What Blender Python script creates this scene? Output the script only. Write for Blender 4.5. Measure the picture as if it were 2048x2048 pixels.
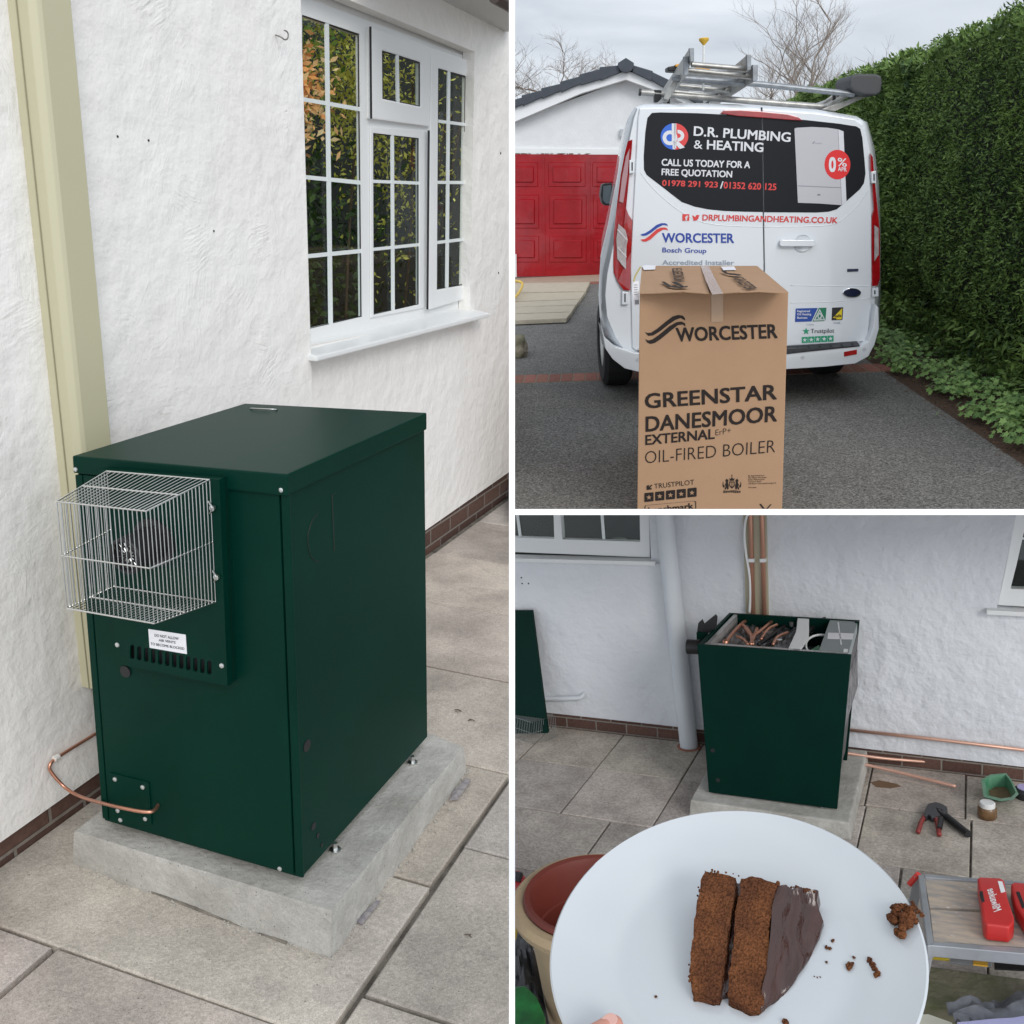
import bpy, bmesh, math, random
from mathutils import Vector, Matrix, noise
for o in list(bpy.data.objects): bpy.data.objects.remove(o)
random.seed(11)
scn = bpy.context.scene
COL = scn.collection

# ------------------------------------------------------------------ camera, sky, sun
F = 1950.0
def rodr(r):
    r = Vector(r); return Matrix.Rotation(r.length, 3, r.normalized())
AX = Matrix(((1,0,0),(0,0,-1),(0,1,0)))            # place frame (x right, y away, z up) -> lens frame
class Place:
    """one of the three spots; each is a rigid frame in metres with z up"""
    def __init__(s, r, t):
        s.R = rodr(r) @ AX; s.t = Vector(t); s.eye = -(s.R.transposed() @ s.t)
    def cut(s, sides): s.sides = sides
    def ray(s, p):
        return s.R.transposed() @ Vector(((p[0]-1024)/F, (p[1]-1024)/F, 1))
    def on(s, p, ax, v):
        d = s.ray(p); k = (v-s.eye[ax])/d[ax]; return s.eye + d*k
    def pl(s, p, o, n):
        d = s.ray(p); return s.eye + d*((o-s.eye).dot(n)/d.dot(n))
P1 = Place((0.29067,0.34882,0.08494), (-0.45666,0.79483,2.11662))
P2 = Place((0.32951,0.08611,-0.03428), (0.64351,-0.30451,5.69069))
P3 = Place((0.19585,0.44190,-0.02981), (1.03701,1.56768,6.72492))
for P in (P1,P2,P3):
    m = P1.R.transposed()
    rot = m @ P.R
    P.M = Matrix.Translation(m @ (P.t-P1.t)) @ rot.to_4x4()
ex, ey = Vector((1,0,0)), Vector((0,1,0))
P1.sides = [(P1.R.transposed()@ex)]                 # everything with n.(P-eye) > 0 is trimmed off
P2.sides = [(P2.R.transposed()@-ex), (P2.R.transposed()@ey)]
P3.sides = [(P3.R.transposed()@-ex), (P3.R.transposed()@-ey)]
cam = bpy.data.cameras.new("camera"); camo = bpy.data.objects.new("camera", cam); COL.objects.link(camo)
m = P1.R.transposed()
camo.matrix_world = Matrix.Translation(P1.eye) @ Matrix((m@Vector((1,0,0)), m@Vector((0,-1,0)), m@Vector((0,0,-1)))).transposed().to_4x4()
cam.sensor_width = 36; cam.lens = 36*F/2048; cam.clip_start = .02; cam.clip_end = 500
scn.camera = camo
scn.render.resolution_x = scn.render.resolution_y = 1024
scn.view_settings.view_transform = 'Standard'; scn.view_settings.look = 'None'
scn.view_settings.exposure = 0.42; scn.view_settings.gamma = 1
SUN = Vector((0.56,-0.64,0.53)).normalized()
w = bpy.data.worlds.new("World"); scn.world = w; w.use_nodes = True
nt = w.node_tree; N = nt.nodes; L = nt.links
bg = N['Background']; bg.inputs[1].default_value = 0.1
sky = N.new('ShaderNodeTexSky'); sky.sky_type = 'NISHITA'; sky.sun_disc = False
sky.sun_elevation = math.asin(SUN.z); sky.sun_rotation = math.atan2(SUN.x, SUN.y)
tc = N.new('ShaderNodeTexCoord')
mp = N.new('ShaderNodeMapping'); mp.inputs['Scale'].default_value = (1.2,1.2,4.0); L.new(tc.outputs['Generated'], mp.inputs[0])
ns = N.new('ShaderNodeTexNoise'); ns.inputs['Scale'].default_value = 2.1; ns.inputs['Detail'].default_value = 7; ns.inputs['Roughness'].default_value = .52
ns.inputs['Distortion'].default_value = .6
L.new(mp.outputs[0], ns.inputs['Vector'])
cr = N.new('ShaderNodeValToRGB'); L.new(ns.outputs[0], cr.inputs[0])
cr.color_ramp.elements[0].position = .34; cr.color_ramp.elements[0].color = (4.0,4.4,5.05,1)
cr.color_ramp.elements[1].position = .66; cr.color_ramp.elements[1].color = (7.6,7.95,8.4,1)
# the overcast is brighter round the veiled sun and overhead, dim below the horizon (far ground)
dp = N.new('ShaderNodeVectorMath'); dp.operation = 'DOT_PRODUCT'; L.new(tc.outputs['Generated'], dp.inputs[0]); dp.inputs[1].default_value = SUN
mr = N.new('ShaderNodeMapRange'); L.new(dp.outputs['Value'], mr.inputs[0]); mr.inputs[1].default_value=-.2; mr.inputs[2].default_value=1; mr.inputs[3].default_value=.9; mr.inputs[4].default_value=1.75
sx = N.new('ShaderNodeSeparateXYZ'); L.new(tc.outputs['Generated'], sx.inputs[0])
mh = N.new('ShaderNodeMapRange'); L.new(sx.outputs[2], mh.inputs[0]); mh.inputs[1].default_value=-.30; mh.inputs[2].default_value=-.16; mh.inputs[3].default_value=.33; mh.inputs[4].default_value=1
mu = N.new('ShaderNodeMath'); mu.operation='MULTIPLY'; L.new(mr.outputs[0], mu.inputs[0]); L.new(mh.outputs[0], mu.inputs[1])
vm = N.new('ShaderNodeVectorMath'); vm.operation='SCALE'; L.new(cr.outputs[0], vm.inputs[0]); L.new(mu.outputs[0], vm.inputs['Scale'])
mx = N.new('ShaderNodeMix'); mx.data_type='RGBA'; mx.inputs[0].default_value=.93
L.new(sky.outputs[0], mx.inputs[6]); L.new(vm.outputs[0], mx.inputs[7]); L.new(mx.outputs[2], bg.inputs[0])
sl = bpy.data.lights.new("sun",'SUN'); sl.energy = 0.9; sl.angle = math.radians(22); sl.color=(1,.965,.91)
so = bpy.data.objects.new("sun", sl); COL.objects.link(so); so.rotation_euler = (-SUN).to_track_quat('-Z','Y').to_euler(); so.location=(2,-3,6)

# ------------------------------------------------------------------ helpers
def zm(x0,y0,wd): return lambda x,y:(x0+x*wd/1932, y0+y*wd/1932)
q1,q2,q3,q4 = zm(0,0,1024), zm(0,1024,1024), zm(1024,0,1024), zm(1024,1024,1024)
za, zb, zc, zd = zm(80,880,512), zm(80,1380,512), zm(512,780,512), zm(512,1380,512)
ze, zf = zm(1024,0,512), zm(1024,512,512)
def clip(bm, P):
    for n in P.sides:
        if not bm.verts: return
        if max(n.dot(v.co-P.eye) for v in bm.verts) > 1e-6:
            bmesh.ops.bisect_plane(bm, geom=bm.verts[:]+bm.edges[:]+bm.faces[:], plane_co=P.eye, plane_no=n, clear_outer=True)
INFO = {}
def link(name, bm, mat, P, base, parent=None, smooth=None, bevel=0, seg=2):
    if bevel:
        bmesh.ops.bevel(bm, geom=[e for e in bm.edges if len(e.link_faces)==2 and e.calc_face_angle(0)>.4], offset=bevel, segments=seg, profile=.6, affect='EDGES', clamp_overlap=True)
    clip(bm, P)
    base = Vector(base)
    for v in bm.verts: v.co -= base
    me = bpy.data.meshes.new(name); bm.to_mesh(me); bm.free()
    if not isinstance(mat,(list,tuple)): mat=[mat]
    for mm in mat: me.materials.append(mm)
    if smooth is not None:
        me.polygons.foreach_set('use_smooth',[True]*len(me.polygons))
        if smooth < 180: me.set_sharp_from_angle(angle=math.radians(smooth))
    o = bpy.data.objects.new(name, me); COL.objects.link(o)
    if parent: o.parent = parent
    else: o.matrix_world = P.M @ Matrix.Translation(base)
    INFO[o.name] = (P, base)
    return o
def tag(o, label, cat, group=None, kind=None):
    if label: o['label']=label
    if cat: o['category']=cat
    if group: o['group']=group
    if kind: o['kind']=kind
    return o
def thing(P, name, label, cat, base, group=None):
    o = bpy.data.objects.new(name, None); COL.objects.link(o); o.empty_display_size=.1
    o.matrix_world = P.M @ Matrix.Translation(Vector(base)); INFO[o.name]=(P, Vector(base))
    return tag(o, label, cat, group)
def part(parent, name, bm, mat, **k):
    P, base = INFO[parent.name]; return link(name, bm, mat, P, base, parent, **k)
def solo(P, name, label, cat, bm, mat, base=None, group=None, **k):
    if base is None:
        base = sum((v.co for v in bm.verts), Vector())/len(bm.verts)
        base = Vector((base.x, base.y, min(v.co.z for v in bm.verts)))
    return tag(link(name, bm, mat, P, base, None, **k), label, cat, group)
def struct(P, name, bm, mat, kind='structure', **k):
    return tag(link(name, bm, mat, P, (0,0,0), None, **k), None, None, None, kind)
def B(): return bmesh.new()
def V(*a): return Vector(a)
def prism(bm, pts, vec, mi=0):
    """polygon of 3-D points given a thickness along vec"""
    vec = Vector(vec); a=[bm.verts.new(Vector(p)) for p in pts]; b=[bm.verts.new(Vector(p)+vec) for p in pts]; n=len(pts)
    fs=[bm.faces.new(a), bm.faces.new(b[::-1])]
    for i in range(n): fs.append(bm.faces.new((a[i],b[i],b[(i+1)%n],a[(i+1)%n])))
    for f in fs: f.material_index=mi
    bmesh.ops.recalc_face_normals(bm, faces=fs); return bm
def box(bm, lo, hi):
    x0,y0,z0=lo; x1,y1,z1=hi
    return prism(bm, [(x0,y0,z0),(x1,y0,z0),(x1,y1,z0),(x0,y1,z0)], (0,0,z1-z0))
def hexa(bm, bot, top):
    a=[bm.verts.new(Vector(p)) for p in bot]; b=[bm.verts.new(Vector(p)) for p in top]
    fs=[bm.faces.new(a[::-1]), bm.faces.new(b)]
    for i in range(4): fs.append(bm.faces.new((a[i],a[(i+1)%4],b[(i+1)%4],b[i])))
    bmesh.ops.recalc_face_normals(bm, faces=fs); return bm
def plate(bm, outer, holes, vec):
    """flat sheet with holes, given a thickness"""
    vec=Vector(vec); es=[]; rings=[]
    for ring in [outer]+holes:
        vs=[bm.verts.new(Vector(p)) for p in ring]; rings.append(vs)
        for i in range(len(vs)): es.append(bm.edges.new((vs[i],vs[(i+1)%len(vs)])))
    r=bmesh.ops.triangle_fill(bm, edges=es, use_beauty=True, use_dissolve=False)
    fs=[g for g in r['geom'] if isinstance(g,bmesh.types.BMFace)]
    mp={}
    for ring in rings:
        for v in ring: mp[v]=bm.verts.new(v.co+vec)
    allf=list(fs)
    for f in fs: allf.append(bm.faces.new([mp[v] for v in f.verts][::-1]))
    for ring in rings:
        n=len(ring)
        for i in range(n): allf.append(bm.faces.new((ring[i],ring[(i+1)%n],mp[ring[(i+1)%n]],mp[ring[i]])))
    bmesh.ops.recalc_face_normals(bm, faces=allf); return bm
def tube(bm, pts, r, seg=10, cap=True, r1=None):
    pts=[Vector(p) for p in pts]; n=len(pts); rings=[]
    t=(pts[1]-pts[0]).normalized(); up=V(0,0,1) if abs(t.z)<.9 else V(1,0,0); u=t.cross(up).normalized()
    for i,p in enumerate(pts):
        t=((pts[min(i+1,n-1)]-pts[max(i-1,0)])).normalized()
        u=(u-t*u.dot(t)).normalized(); v=t.cross(u)
        rr = r if r1 is None else r+(r1-r)*i/(n-1)
        if isinstance(r,(list,tuple)): rr=r[i]
        rings.append([bm.verts.new(p+(u*math.cos(2*math.pi*k/seg)+v*math.sin(2*math.pi*k/seg))*rr) for k in range(seg)])
    for i in range(n-1):
        for k in range(seg):
            bm.faces.new((rings[i][k],rings[i][(k+1)%seg],rings[i+1][(k+1)%seg],rings[i+1][k]))
    if cap: bm.faces.new(rings[0][::-1]); bm.faces.new(rings[-1])
    return bm
def smoothpath(pts, it=2):
    pts=[Vector(p) for p in pts]
    for _ in range(it):
        o=[pts[0]]
        for a,b in zip(pts,pts[1:]): o+= [a.lerp(b,.25), a.lerp(b,.75)]
        o.append(pts[-1]); pts=o
    return pts
def lathe(bm, c, axis, prof, seg=32):
    """prof: list of (radius, height) along axis from c"""
    c=Vector(c); a=Vector(axis).normalized(); u=a.cross(V(0,0,1) if abs(a.z)<.9 else V(1,0,0)).normalized(); v=a.cross(u); rings=[]
    for r,h in prof:
        if r<1e-6: rings.append([bm.verts.new(c+a*h)])
        else: rings.append([bm.verts.new(c+a*h+(u*math.cos(2*math.pi*k/seg)+v*math.sin(2*math.pi*k/seg))*r) for k in range(seg)])
    fs=[]
    for A,C2 in zip(rings,rings[1:]):
        for k in range(seg):
            q=[A[k%len(A)],A[(k+1)%len(A)],C2[(k+1)%len(C2)],C2[k%len(C2)]]
            q=list(dict.fromkeys(q))
            if len(q)>2: fs.append(bm.faces.new(q))
    bmesh.ops.recalc_face_normals(bm, faces=fs); return bm
def disc(bm, c, axis, r, h, seg=16): return lathe(bm, c, axis, [(0,0),(r,0),(r,h),(0,h)], seg)
def ell(cx,cy,rx,ry,n=20,a0=0,a1=360): return [(cx+rx*math.cos(math.radians(a0+(a1-a0)*i/n)), cy+ry*math.sin(math.radians(a0+(a1-a0)*i/n))) for i in range(n if a1-a0==360 else n+1)]
# text ------------------------------------------------------
def text_bm(s, bold=0.0, space=1.0):
    cu=bpy.data.curves.new('t','FONT'); cu.body=s; cu.size=1; cu.offset=bold; cu.space_character=space; cu.resolution_u=3
    o=bpy.data.objects.new('t',cu); COL.objects.link(o)
    dg=bpy.context.evaluated_depsgraph_get(); me=bpy.data.meshes.new_from_object(o.evaluated_get(dg))
    bm=B(); bm.from_mesh(me); bpy.data.meshes.remove(me); bpy.data.objects.remove(o); bpy.data.curves.remove(cu)
    return bm
_cap={}
def capheight(bold):
    if bold not in _cap:
        t=text_bm('H',bold); _cap[bold]=(min(v.co.y for v in t.verts),max(v.co.y for v in t.verts)); t.free()
    return _cap[bold]
def letters(bm, s, O, R, U, bold=.02, space=1.0, lift=V(0,0,0)):
    """flat lettering: O baseline start, R baseline end, U top of the first capital; heavy weights are laid in two or three coats"""
    off=min(bold,0); ex_=max(0,bold)*.72
    t=text_bm(s,off,space); x0=min(v.co.x for v in t.verts)-ex_; x1=max(v.co.x for v in t.verts)+ex_; y0,y1=capheight(off); y0-=ex_*.8; y1+=ex_*.8
    O=Vector(O); R=Vector(R)-O; U=Vector(U)-O; nn=R.cross(U).normalized()
    for k,(dx,dy) in enumerate(((0,0),(-ex_,-ex_*.8),(ex_,-ex_*.8),(-ex_,ex_*.8),(ex_,ex_*.8)) if ex_ else ((0,0),)):
        mpv={}
        for v in t.verts: mpv[v]=bm.verts.new(O+R*((v.co.x+dx-x0)/(x1-x0))+U*((v.co.y+dy-y0)/(y1-y0))+lift+nn*.00008*k)
        for f in t.faces:
            try: bm.faces.new([mpv[v] for v in f.verts])
            except ValueError: pass
    t.free(); return bm
# materials -------------------------------------------------
def mat(name, col, rough=.5, metal=0, n=None, bump=None, spec=.5, coat=0, col2=None, rvar=0, trans=0, alpha=1, stretch=None, spots=None, grain=None):
    """n=(scale, amount) mixes col towards col2; bump=(scale, distance); spots=(scale, size, colour)"""
    m=bpy.data.materials.new(name); m.use_nodes=True; t=m.node_tree; N=t.nodes; L=t.links; b=N['Principled BSDF']
    b.inputs['Base Color'].default_value=(*col,1); b.inputs['Roughness'].default_value=rough; b.inputs['Metallic'].default_value=metal
    b.inputs['Specular IOR Level'].default_value=spec; b.inputs['Coat Weight'].default_value=coat; b.inputs['Transmission Weight'].default_value=trans; b.inputs['Alpha'].default_value=alpha
    tc=N.new('ShaderNodeTexCoord'); src=tc.outputs['Object']
    if stretch:
        mp=N.new('ShaderNodeMapping'); mp.inputs['Scale'].default_value=stretch; L.new(src,mp.inputs[0]); src=mp.outputs[0]
    if n:
        ns=N.new('ShaderNodeTexNoise'); ns.inputs['Scale'].default_value=n[0]; ns.inputs['Detail'].default_value=8; ns.inputs['Roughness'].default_value=.62; L.new(src,ns.inputs['Vector'])
        r=N.new('ShaderNodeMapRange'); r.inputs[1].default_value=.33; r.inputs[2].default_value=.67; r.inputs[3].default_value=0; r.inputs[4].default_value=n[1]; L.new(ns.outputs[0],r.inputs[0])
        x=N.new('ShaderNodeMix'); x.data_type='RGBA'; x.inputs[6].default_value=(*col,1); x.inputs[7].default_value=(*(col2 or [c*.6 for c in col]),1)
        L.new(r.outputs[0],x.inputs[0]); out=x.outputs[2]
        if spots:
            vo=N.new('ShaderNodeTexVoronoi'); vo.inputs['Scale'].default_value=spots[0]; L.new(src,vo.inputs['Vector'])
            r2=N.new('ShaderNodeMapRange'); r2.inputs[1].default_value=spots[1]; r2.inputs[2].default_value=spots[1]*1.5; r2.inputs[3].default_value=1; r2.inputs[4].default_value=0; L.new(vo.outputs['Distance'],r2.inputs[0])
            x2=N.new('ShaderNodeMix'); x2.data_type='RGBA'; x2.inputs[7].default_value=(*spots[2],1); L.new(out,x2.inputs[6]); L.new(r2.outputs[0],x2.inputs[0]); out=x2.outputs[2]
        if grain:
            for gsc,lo,hi in grain:
                gv=N.new('ShaderNodeTexVoronoi'); gv.inputs['Scale'].default_value=gsc; L.new(src,gv.inputs['Vector'])
                gs_=N.new('ShaderNodeSeparateColor'); L.new(gv.outputs['Color'],gs_.inputs[0])
                gr_=N.new('ShaderNodeMapRange'); gr_.inputs[3].default_value=lo; gr_.inputs[4].default_value=hi; L.new(gs_.outputs[0],gr_.inputs[0])
                gm=N.new('ShaderNodeVectorMath'); gm.operation='SCALE'; L.new(out,gm.inputs[0]); L.new(gr_.outputs[0],gm.inputs['Scale']); out=gm.outputs[0]
        L.new(out,b.inputs['Base Color'])
        if rvar:
            r3=N.new('ShaderNodeMapRange'); r3.inputs[3].default_value=rough; r3.inputs[4].default_value=rough+rvar; L.new(ns.outputs[0],r3.inputs[0]); L.new(r3.outputs[0],b.inputs['Roughness'])
    if bump:
        nb=N.new('ShaderNodeTexNoise'); nb.inputs['Scale'].default_value=bump[0]; nb.inputs['Detail'].default_value=6; L.new(src,nb.inputs['Vector'])
        bp=N.new('ShaderNodeBump'); bp.inputs['Distance'].default_value=bump[1]; bp.inputs['Strength'].default_value=1; L.new(nb.outputs[0],bp.inputs['Height']); L.new(bp.outputs[0],b.inputs['Normal'])
    return m
def tinted(m, attr='tint'):
    """multiply the base colour by a face attribute (slab to slab variation)"""
    t=m.node_tree; N=t.nodes; L=t.links; b=N['Principled BSDF']; s=b.inputs['Base Color'].links[0].from_socket
    a=N.new('ShaderNodeAttribute'); a.attribute_name=attr
    x=N.new('ShaderNodeMix'); x.data_type='RGBA'; x.blend_type='MULTIPLY'; x.inputs[0].default_value=1
    L.new(s,x.inputs[6]); L.new(a.outputs['Color'],x.inputs[7]); L.new(x.outputs[2],b.inputs['Base Color']); return m
def tintfaces(bm, fs, c):
    l=bm.loops.layers.float_color.get('tint') or bm.loops.layers.float_color.new('tint')
    for f in fs:
        for lo in f.loops: lo[l]=(*c,1)
def render_mat(name, axis, col, col2, strokes, amp, soft=1.0):
    """trowelled render: arcs of comb strokes laid patch by patch, over a lumpy coat"""
    m=bpy.data.materials.new(name); m.use_nodes=True; t=m.node_tree; N=t.nodes; L=t.links; b=N['Principled BSDF']; b.inputs['Roughness'].default_value=.75; b.inputs['Specular IOR Level'].default_value=.25
    tc=N.new('ShaderNodeTexCoord'); ob=tc.outputs['Object']
    wn=N.new('ShaderNodeTexNoise'); wn.inputs['Scale'].default_value=6; wn.inputs['Detail'].default_value=2; L.new(ob,wn.inputs['Vector'])
    ws=N.new('ShaderNodeVectorMath'); ws.operation='SCALE'; ws.inputs['Scale'].default_value=.07; L.new(wn.outputs['Color'],ws.inputs[0])
    wa=N.new('ShaderNodeVectorMath'); wa.operation='ADD'; L.new(ob,wa.inputs[0]); L.new(ws.outputs[0],wa.inputs[1])
    hs=[]
    for k,(sc,off) in enumerate(((strokes[0],0),(strokes[0]*1.35,7.3))):
        ad=N.new('ShaderNodeVectorMath'); ad.operation='ADD'; ad.inputs[1].default_value=(off,off*.7,off*1.3); L.new(wa.outputs[0],ad.inputs[0])
        vo=N.new('ShaderNodeTexVoronoi'); vo.inputs['Scale'].default_value=sc; L.new(ad.outputs[0],vo.inputs['Vector'])
        sp=N.new('ShaderNodeSeparateColor'); L.new(vo.outputs['Color'],sp.inputs[0])
        an=N.new('ShaderNodeMath'); an.operation='MULTIPLY'; an.inputs[1].default_value=3.1; L.new(sp.outputs[0],an.inputs[0])
        vr=N.new('ShaderNodeVectorRotate'); vr.rotation_type=axis+'_AXIS'; L.new(ad.outputs[0],vr.inputs['Vector']); L.new(an.outputs[0],vr.inputs['Angle'])
        mps=N.new('ShaderNodeMapping'); mps.inputs['Scale'].default_value=((1,1,strokes[2]) if axis=='X' else (1,1,strokes[2])); L.new(vr.outputs[0],mps.inputs[0])
        wv=N.new('ShaderNodeTexNoise'); wv.inputs['Scale'].default_value=strokes[1]; wv.inputs['Detail'].default_value=3; wv.inputs['Roughness'].default_value=.5; wv.inputs['Distortion'].default_value=.25; L.new(mps.outputs[0],wv.inputs['Vector'])
        mk=N.new('ShaderNodeMapRange'); mk.inputs[1].default_value=.35/sc*sc*.35; mk.inputs[2].default_value=.75; mk.inputs[3].default_value=1; mk.inputs[4].default_value=0; L.new(vo.outputs['Distance'],mk.inputs[0])
        g=N.new('ShaderNodeMath'); g.operation='MULTIPLY'; L.new(wv.outputs[0],g.inputs[0]); L.new(mk.outputs[0],g.inputs[1])
        g2=N.new('ShaderNodeMath'); g2.operation='MULTIPLY'; L.new(g.outputs[0],g2.inputs[0]); L.new(sp.outputs[1],g2.inputs[1]); hs.append(g2)
    mxh=N.new('ShaderNodeMath'); mxh.operation='MAXIMUM'; L.new(hs[0].outputs[0],mxh.inputs[0]); L.new(hs[1].outputs[0],mxh.inputs[1])
    pn_=N.new('ShaderNodeTexNoise'); pn_.inputs['Scale'].default_value=4.5; pn_.inputs['Detail'].default_value=3; L.new(ob,pn_.inputs['Vector'])
    pm=N.new('ShaderNodeMapRange'); pm.inputs[1].default_value=.42; pm.inputs[2].default_value=.62; pm.inputs[3].default_value=.35*soft; pm.inputs[4].default_value=soft; L.new(pn_.outputs[0],pm.inputs[0])
    mm_=N.new('ShaderNodeMath'); mm_.operation='MULTIPLY'; L.new(mxh.outputs[0],mm_.inputs[0]); L.new(pm.outputs[0],mm_.inputs[1]); mxh=mm_
    n2=N.new('ShaderNodeTexNoise'); n2.inputs['Scale'].default_value=9; n2.inputs['Detail'].default_value=7; n2.inputs['Roughness'].default_value=.55; L.new(ob,n2.inputs['Vector'])
    sc2=N.new('ShaderNodeMath'); sc2.operation='MULTIPLY'; sc2.inputs[1].default_value=2.6; L.new(n2.outputs[0],sc2.inputs[0])
    ah=N.new('ShaderNodeMath'); ah.operation='ADD'; L.new(mxh.outputs[0],ah.inputs[0]); L.new(sc2.outputs[0],ah.inputs[1])
    bp=N.new('ShaderNodeBump'); bp.inputs['Distance'].default_value=amp; bp.inputs['Strength'].default_value=1; L.new(ah.outputs[0],bp.inputs['Height']); L.new(bp.outputs[0],b.inputs['Normal'])
    n3=N.new('ShaderNodeTexNoise'); n3.inputs['Scale'].default_value=1.7; n3.inputs['Detail'].default_value=6; L.new(ob,n3.inputs['Vector'])
    r=N.new('ShaderNodeMapRange'); r.inputs[1].default_value=.35; r.inputs[2].default_value=.7; L.new(n3.outputs[0],r.inputs[0])
    x=N.new('ShaderNodeMix'); x.data_type='RGBA'; x.inputs[6].default_value=(*col,1); x.inputs[7].default_value=(*col2,1); L.new(r.outputs[0],x.inputs[0]); L.new(x.outputs[2],b.inputs['Base Color'])
    return m
def brick_mat(name, axis, c1, c2, mortar, w=.225, h=.075, off=(0,0)):
    m=bpy.data.materials.new(name); m.use_nodes=True; t=m.node_tree; N=t.nodes; L=t.links; b=N['Principled BSDF']; b.inputs['Roughness'].default_value=.85; b.inputs['Specular IOR Level'].default_value=.2
    tc=N.new('ShaderNodeTexCoord'); sp=N.new('ShaderNodeSeparateXYZ'); L.new(tc.outputs['Object'],sp.inputs[0]); cb=N.new('ShaderNodeCombineXYZ')
    L.new(sp.outputs[axis],cb.inputs[0]); L.new(sp.outputs[2],cb.inputs[1])
    mp=N.new('ShaderNodeMapping'); mp.inputs['Location'].default_value=(off[0],off[1],0); L.new(cb.outputs[0],mp.inputs[0])
    br=N.new('ShaderNodeTexBrick'); br.inputs['Scale'].default_value=1; br.inputs['Brick Width'].default_value=w; br.inputs['Row Height'].default_value=h; br.inputs['Mortar Size'].default_value=.006; br.inputs['Mortar Smooth'].default_value=.3
    br.inputs['Color1'].default_value=(*c1,1); br.inputs['Color2'].default_value=(*c2,1); br.inputs['Mortar'].default_value=(*mortar,1); L.new(mp.outputs[0],br.inputs['Vector'])
    ns=N.new('ShaderNodeTexNoise'); ns.inputs['Scale'].default_value=60; ns.inputs['Detail'].default_value=6; L.new(tc.outputs['Object'],ns.inputs['Vector'])
    rr=N.new('ShaderNodeMapRange'); rr.inputs[3].default_value=.6; rr.inputs[4].default_value=1.35; L.new(ns.outputs[0],rr.inputs[0])
    x=N.new('ShaderNodeVectorMath'); x.operation='SCALE'; L.new(br.outputs[0],x.inputs[0]); L.new(rr.outputs[0],x.inputs['Scale']); L.new(x.outputs[0],b.inputs['Base Color'])
    iv=N.new('ShaderNodeMath'); iv.operation='SUBTRACT'; iv.inputs[0].default_value=1; L.new(br.outputs['Fac'],iv.inputs[1])
    ad=N.new('ShaderNodeMath'); ad.operation='MULTIPLY_ADD'; ad.inputs[1].default_value=.3; L.new(ns.outputs[0],ad.inputs[0]); L.new(iv.outputs[0],ad.inputs[2])
    bp=N.new('ShaderNodeBump'); bp.inputs['Distance'].default_value=.004; L.new(ad.outputs[0],bp.inputs['Height']); L.new(bp.outputs[0],b.inputs['Normal'])
    return m
def leafm(name, c1, c2, rough=.55, scale=3.0, trans=.25):
    """leaf colour varies from leaf to leaf and clump to clump"""
    m=bpy.data.materials.new(name); m.use_nodes=True; t=m.node_tree; N=t.nodes; L=t.links; b=N['Principled BSDF']; b.inputs['Roughness'].default_value=rough; b.inputs['Specular IOR Level'].default_value=.3
    tc=N.new('ShaderNodeTexCoord'); n1=N.new('ShaderNodeTexNoise'); n1.inputs['Scale'].default_value=scale; n1.inputs['Detail'].default_value=5; L.new(tc.outputs['Object'],n1.inputs['Vector'])
    wn=N.new('ShaderNodeNewGeometry'); a=N.new('ShaderNodeMath'); a.operation='MULTIPLY_ADD'; a.inputs[1].default_value=.55; L.new(wn.outputs['Random Per Island'],a.inputs[0]); L.new(n1.outputs[0],a.inputs[2])
    r=N.new('ShaderNodeMapRange'); r.inputs[1].default_value=.42; r.inputs[2].default_value=1.1; L.new(a.outputs[0],r.inputs[0])
    x=N.new('ShaderNodeMix'); x.data_type='RGBA'; x.inputs[6].default_value=(*c1,1); x.inputs[7].default_value=(*c2,1); L.new(r.outputs[0],x.inputs[0]); L.new(x.outputs[2],b.inputs['Base Color'])
    return m
GREEN = mat('green_boiler_paint',(.0005,.0225,.0145),.38,n=(3,.9),col2=(.0009,.030,.0185),spec=.10,rvar=.08,bump=(220,.00015))
BLACK = mat('black_plastic',(.012,.012,.013),.5)
RUBBER= mat('tyre_rubber',(.014,.014,.015),.8,n=(20,.5),col2=(.03,.03,.03))
STEEL = mat('bright_steel',(.72,.72,.70),.28,metal=1)
ZINC  = mat('zinc_screw',(.62,.64,.62),.4,metal=.7)
COPPER= mat('copper',(.72,.36,.24),.32,metal=.85,n=(14,.7),col2=(.48,.22,.15))
CREAM = mat('cream_upvc',(.52,.49,.33),.4,n=(3,.3),col2=(.48,.45,.31))
UPVC  = mat('white_upvc',(.78,.79,.78),.3,n=(4,.3),col2=(.73,.74,.74))
WHITE = mat('white_label',(.80,.80,.83),.5)
INK   = mat('black_ink',(.02,.02,.022),.6)
CONC  = mat('cast_concrete',(.50,.485,.445),.85,n=(6,1),col2=(.33,.315,.28),bump=(55,.004),spots=(55,.07,(.17,.16,.14)),grain=((420,.88,1.1),(30,.94,1.05)))
SLAB  = tinted(mat('stone_slab',(.56,.51,.46),.88,n=(3.2,1),col2=(.32,.29,.265),bump=(110,.0022),spots=(34,.045,(.20,.18,.16)),spec=.2,grain=((520,.80,1.18),(140,.90,1.09),(4,.94,1.06))))
JOINT = mat('dark_joint',(.09,.08,.065),.95,n=(18,1),col2=(.27,.24,.20),bump=(150,.004))

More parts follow.
